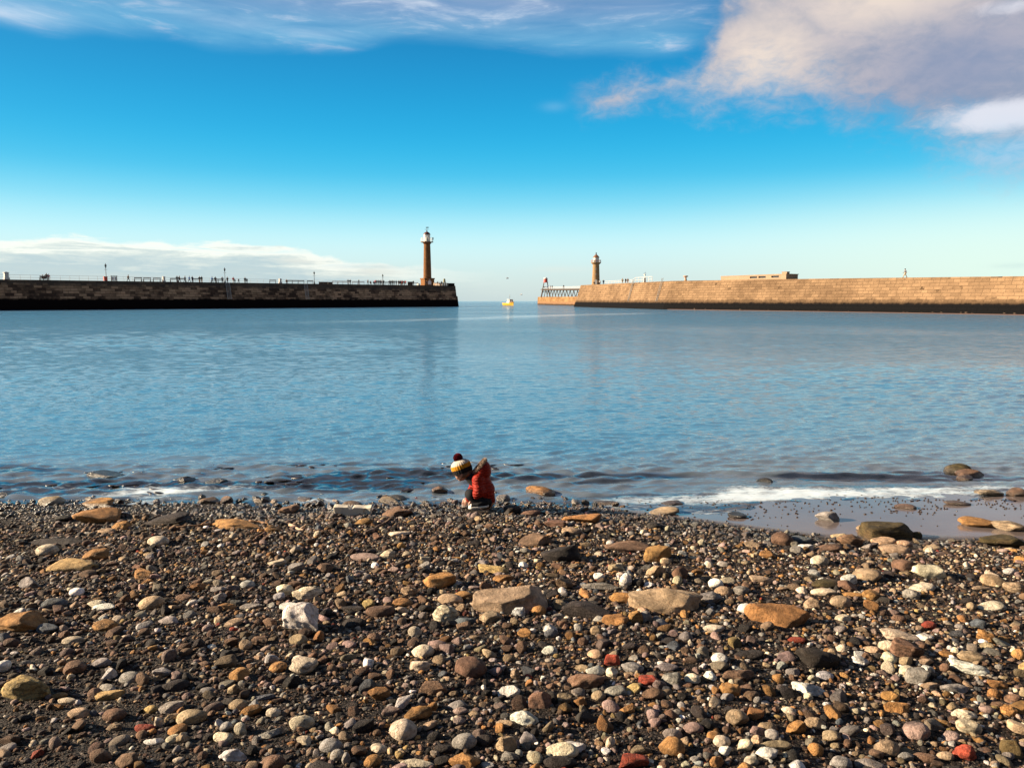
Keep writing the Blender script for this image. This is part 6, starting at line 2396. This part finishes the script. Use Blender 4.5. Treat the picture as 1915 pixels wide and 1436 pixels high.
def pebbles():
    r = np.random.default_rng(23)
    V, Fc, C = [], [], []
    base = 0
    foot = list(FOOT)
    cx_, cy_ = bpy.data.objects['person'].location.x, 0
    ch = [o for o in bpy.data.objects if o.get('label', '').startswith('small child crouching')][0].location
    foot.append((ch.x - .02, ch.y, .16, .14))
    layers = [(19000, 2.0, 9.0, (.013, .046), 3, 24, .35, 1.0), (92000, 2.0, 8.9, (.0078, .022), 2, 22, .4, .92), (80000, 2.0, 6.6, (.0035, .0085), 1, 14, .5, .85)]
    for li, (n, y0, y1, (r0, r1), lvl, nv, sink, k) in enumerate(layers):
        x, y = visible_xy(n, r, y0, y1)
        rad = r0 * (r1 / r0) ** (r.random(n) ** 1.7)
        f = foot_y(x)
        dens = 1 - sstep(y - f - .62 * (1 - sstep(x, .5, 1.6)), -.25, .12)
        if li < 2:
            pn = patch(np.stack([x, y * 1.3, 0 * x], -1))
            dens *= np.clip(.56 + .42 * pn + .3 * sstep(x / y, -.2, .6) + .15 * sstep(-y, -4.5, -3.0), .5, 1)
        keep = r.random(n) < dens
        x, y, rad = x[keep], y[keep], rad[keep]
        ok = clear_of(x, y, rad, foot, k)
        x, y, rad = x[ok], y[ok], rad[ok]
        if li == 0:
            # thin out overlaps among the medium ones
            o = np.argsort(-rad)
            x, y, rad = x[o], y[o], rad[o]
            kp = np.ones(len(x), bool)
            for i in range(len(x)):
                if not kp[i]: continue
                d2 = (x[i + 1:] - x[i]) ** 2 + (y[i + 1:] - y[i]) ** 2
                kp[i + 1:] &= ~(d2 < (.9 * (rad[i] + rad[i + 1:])) ** 2)
            x, y, rad = x[kp], y[kp], rad[kp]
            foot = foot + [(a, b, c, c * .9) for a, b, c in zip(x, y, rad)]
        v, fs, c = scatter(r, x, y, rad, lvl, nv, sink, li)
        for a, b, d in zip(v, fs, c):
            V.append(a)
            Fc.append(b + base)
            C.append(d)
            base += len(a)
    # wet stones standing in the shallows beyond the edge
    n = 900
    x = r.uniform(-9, 1.4, n)
    y = foot_y(x) + .35 + np.abs(r.normal(size=n)) * .42
    rad = .014 * (4.2 ** (r.random(n) ** 1.4))
    ok = clear_of(x, y, rad, foot, 1.0) & (r.random(n) < np.clip(.6 + .5 * patch(np.stack([x * 1.6, y, 0 * x], -1)), .1, 1))
    v, fs, c = scatter(r, x[ok], y[ok], rad[ok], 3, 16, .75, 5)
    for a, b, d in zip(v, fs, c):
        V.append(a)
        Fc.append(b + base)
        C.append(d * np.array([.8, .7, .65, 1.0]))
        base += len(a)
    me = np_mesh('pebbles', np.concatenate(V), np.concatenate(Fc), (STONE,))
    col_attr(me, 'tint', np.concatenate(C))
    tag(link_mesh('pebbles', me), 'countless small pebbles and grit covering the beach', 'pebbles', kind='stuff')


pebbles()

# scraps of dark weed on the sand and weed tips breaking the surface ------------
def seaweed():
    r = np.random.default_rng(31)
    WM, T = new_mat('wet_weed')
    tc = T.n('ShaderNodeTexCoord').outputs['Object']
    c = T.mix(T.noise(tc, 25.0, 4.0), (.008, .005, .004), (.035, .018, .012))
    finish(T, T.n('ShaderNodeBsdfPrincipled', {'Base Color': c, 'Roughness': .28}).outputs[0])
    V, Fc, base = [], [], 0
    B = [rock(9000 + k, 'i', 2)[0] for k in range(12)]
    Ft = ICO[2][1]
    pts = []
    cl = [(r.uniform(1.2, 6.0), r.normal(8.45, .22)) for _ in range(26)]
    for _ in range(300):                          # bits on the sand
        a_, b_ = cl[int(r.integers(0, 26))]
        x, y = a_ + r.normal() * .28, b_ + r.normal() * .09
        pts.append((x, y, r.uniform(.006, .018), r.uniform(.005, .01), r.uniform(.004, .008), 0.004))
    for _ in range(60):
        x, y = r.uniform(1.6, 6), r.uniform(7.3, 8.4)
        pts.append((x, y, r.uniform(.004, .012), r.uniform(.004, .008), .004, .003))
    for _ in range(20):                           # tips of weed clumps in the shallows
        x0, y0 = r.uniform(-7.5, 1.2), r.uniform(8.9, 10.6)
        for _ in range(int(r.integers(3, 9))):
            pts.append((x0 + r.normal() * .22, y0 + r.normal() * .09, r.uniform(.03, .12), r.uniform(.012, .03), r.uniform(.006, .014), 0.0))
    for x, y, a, b, c_, lift in pts:
        g = max(float(ground_z(np.array([x]), np.array([y]))[0]), 0.0 if lift == 0 else -.004)
        P = B[int(r.integers(0, 12))] * np.array([a, b, c_])
        t = r.normal() * .3
        P = np.stack([P[:, 0] * math.cos(t) - P[:, 1] * math.sin(t), P[:, 0] * math.sin(t) + P[:, 1] * math.cos(t), P[:, 2]], -1) + np.array([x, y, g + lift])
        V.append(P)
        Fc.append(Ft + base)
        base += len(P)
    me = np_mesh('seaweed', np.concatenate(V), np.concatenate(Fc), (WM,))
    tag(link_mesh('seaweed', me), 'dark wet seaweed scraps in the shallows and on the sand', 'seaweed', kind='stuff')


seaweed()

# the white notched block ------------------------------------------------------
def white_block():
    p = ground_hit(659, 964)
    W, D, h = .395, .13, .085
    xs = np.array([-.5, -.47, -.17, -.15, .15, .17, .40, .5]) * W
    # profile with two notches cut in its lower front edge, like a moulded foam block
    m = MB()
    def bx(x0, x1, z0, z1, y0=0, y1=D): m.box(((x0 + x1) / 2, (y0 + y1) / 2, (z0 + z1) / 2), (x1 - x0, y1 - y0, z1 - z0))
    r = np.random.default_rng(2)
    f = lambda P: np.maximum(np.maximum(np.maximum(np.abs(P[:, 0]) - W / 2, np.abs(P[:, 1] - D / 2) - D / 2), np.abs(P[:, 2] - h / 2 + .005) - h / 2 - .005) - .0,
                             -np.minimum(np.maximum(np.hypot(P[:, 0] + .02, P[:, 2] - h) - .022, P[:, 1] - .2),
                                         np.maximum(np.hypot(P[:, 0] - .145, P[:, 2] - .03) - .024, P[:, 1] - .02)))
    wob = SinNoise(3, 14, 15, 60)
    V, Q = surf_net(lambda P: f(P) + .004 + .004 * wob(P), (-.25, -.05, -.05), (.25, .2, .13), .006)
    o = link_mesh('foam_block', np_mesh('foam_block', V, Q, (paint('dirty_white_foam', (.5, .45, .36), .8, .15, 14, bump=.3, bscale=90),)), None, (p.x, p.y, p.z + .005))
    o.rotation_euler = (0, .03, .1)
    tag(o, 'dirty white notched block stranded at the water edge near the child', 'block')


white_block()

# driftwood --------------------------------------------------------------------
def stick(pts, rad, c, lab, nm='driftwood_stick'):
    P = []
    for (px, py) in pts:
        g = ground_hit(px, py, rad * .8)
        P.append(g)
    fine = []
    rr = random.Random(len(lab))
    for a, b in zip(P[:-1], P[1:]):
        for i in range(4): fine.append(a.lerp(b, i / 4) + Vector((rr.uniform(-1, 1), rr.uniform(-1, 1), rr.uniform(0, 1))) * rad * .35)
    fine.append(P[-1])
    n = len(fine)
    o0 = fine[0].copy()
    m = MB()
    m.path([q - o0 for q in fine], [rad * (1.0 - .55 * i / n + rr.uniform(-.12, .12)) for i in range(n)], 8)
    k = 2 * n // 3
    tip = fine[k] - o0 + Vector((.12, .03, .05))
    m.path([fine[k] - o0, (fine[k] - o0 + tip) / 2 + Vector((0, 0, .015)), tip], [rad * .45, rad * .35, rad * .15], 6)
    tag(m.build(nm, paint('driftwood', c, .85, .35, 20, bump=.5, bscale=60), None, True, tuple(o0)), lab, 'stick', 'driftwood along the tide line')


stick([(329, 988), (352, 985), (375, 982), (397, 980)], .016, (.2, .11, .055), 'straight brown stick lying left of the flat ochre slab')
stick([(466, 975), (485, 976), (503, 979)], .014, (.22, .12, .06), 'short brown stick touching the far end of the flat ochre slab')
stick([(541, 982), (552, 985), (558, 990), (568, 991)], .016, (.36, .25, .17), 'crooked pale stick beside a grey and ochre stone pair')
stick([(684, 998), (702, 988), (718, 979), (735, 966)], .017, (.09, .055, .035), 'dark driftwood branch with a pale raised end below the white block')
stick([(474, 1012), (482, 1004), (488, 999)], .012, (.16, .09, .055), 'tiny leaning twig alone on the fine gravel')
stick([(735, 1062), (752, 1054), (772, 1046)], .015, (.05, .035, .026), 'dark stick half buried in front of the white angular stone')

# rocks at the foot of the sunlit pier -------------------------------------------
def pier_rocks():
    r = np.random.default_rng(61)
    for i, (px, w) in enumerate(((1306, 9), (1326, 6), (1340, 4), (1391, 7), (1444, 4), (1468, 3), (1492, 5), (1520, 4), (1538, 6), (1594, 5), (1637, 4), (1697, 6), (1704, 4), (1731, 5), (1752, 8), (1768, 7), (1805, 9), (1815, 11), (1826, 6), (1886, 9), (1905, 8))):
        d = np.interp(px, [1240, 1560, 1915], [16.0, 20.5, 26.5])
        p = base_pt(px, d) + Vector((-1.0, -.5, .2))
        a = w / 2 * p.y / F * .5
        V, Fc = rock(7000 + i, 'i', 3)
        V = V * np.array([a, a * .9, a * r.uniform(.35, .5)])
        me = np_mesh('rock', V, Fc, (STONE,))
        t = np.array([.15, .105, .075]) * r.uniform(.5, 1.1)
        col_attr(me, 'tint', np.tile(np.append(t, 0), (len(V), 1)))
        tag(link_mesh('rock', me, None, (p.x, p.y, p.z + a * .35)), 'pale tumbled rock at the foot of the sunlit pier wall', 'rock', 'tumbled rocks at the pier foot')


pier_rocks()
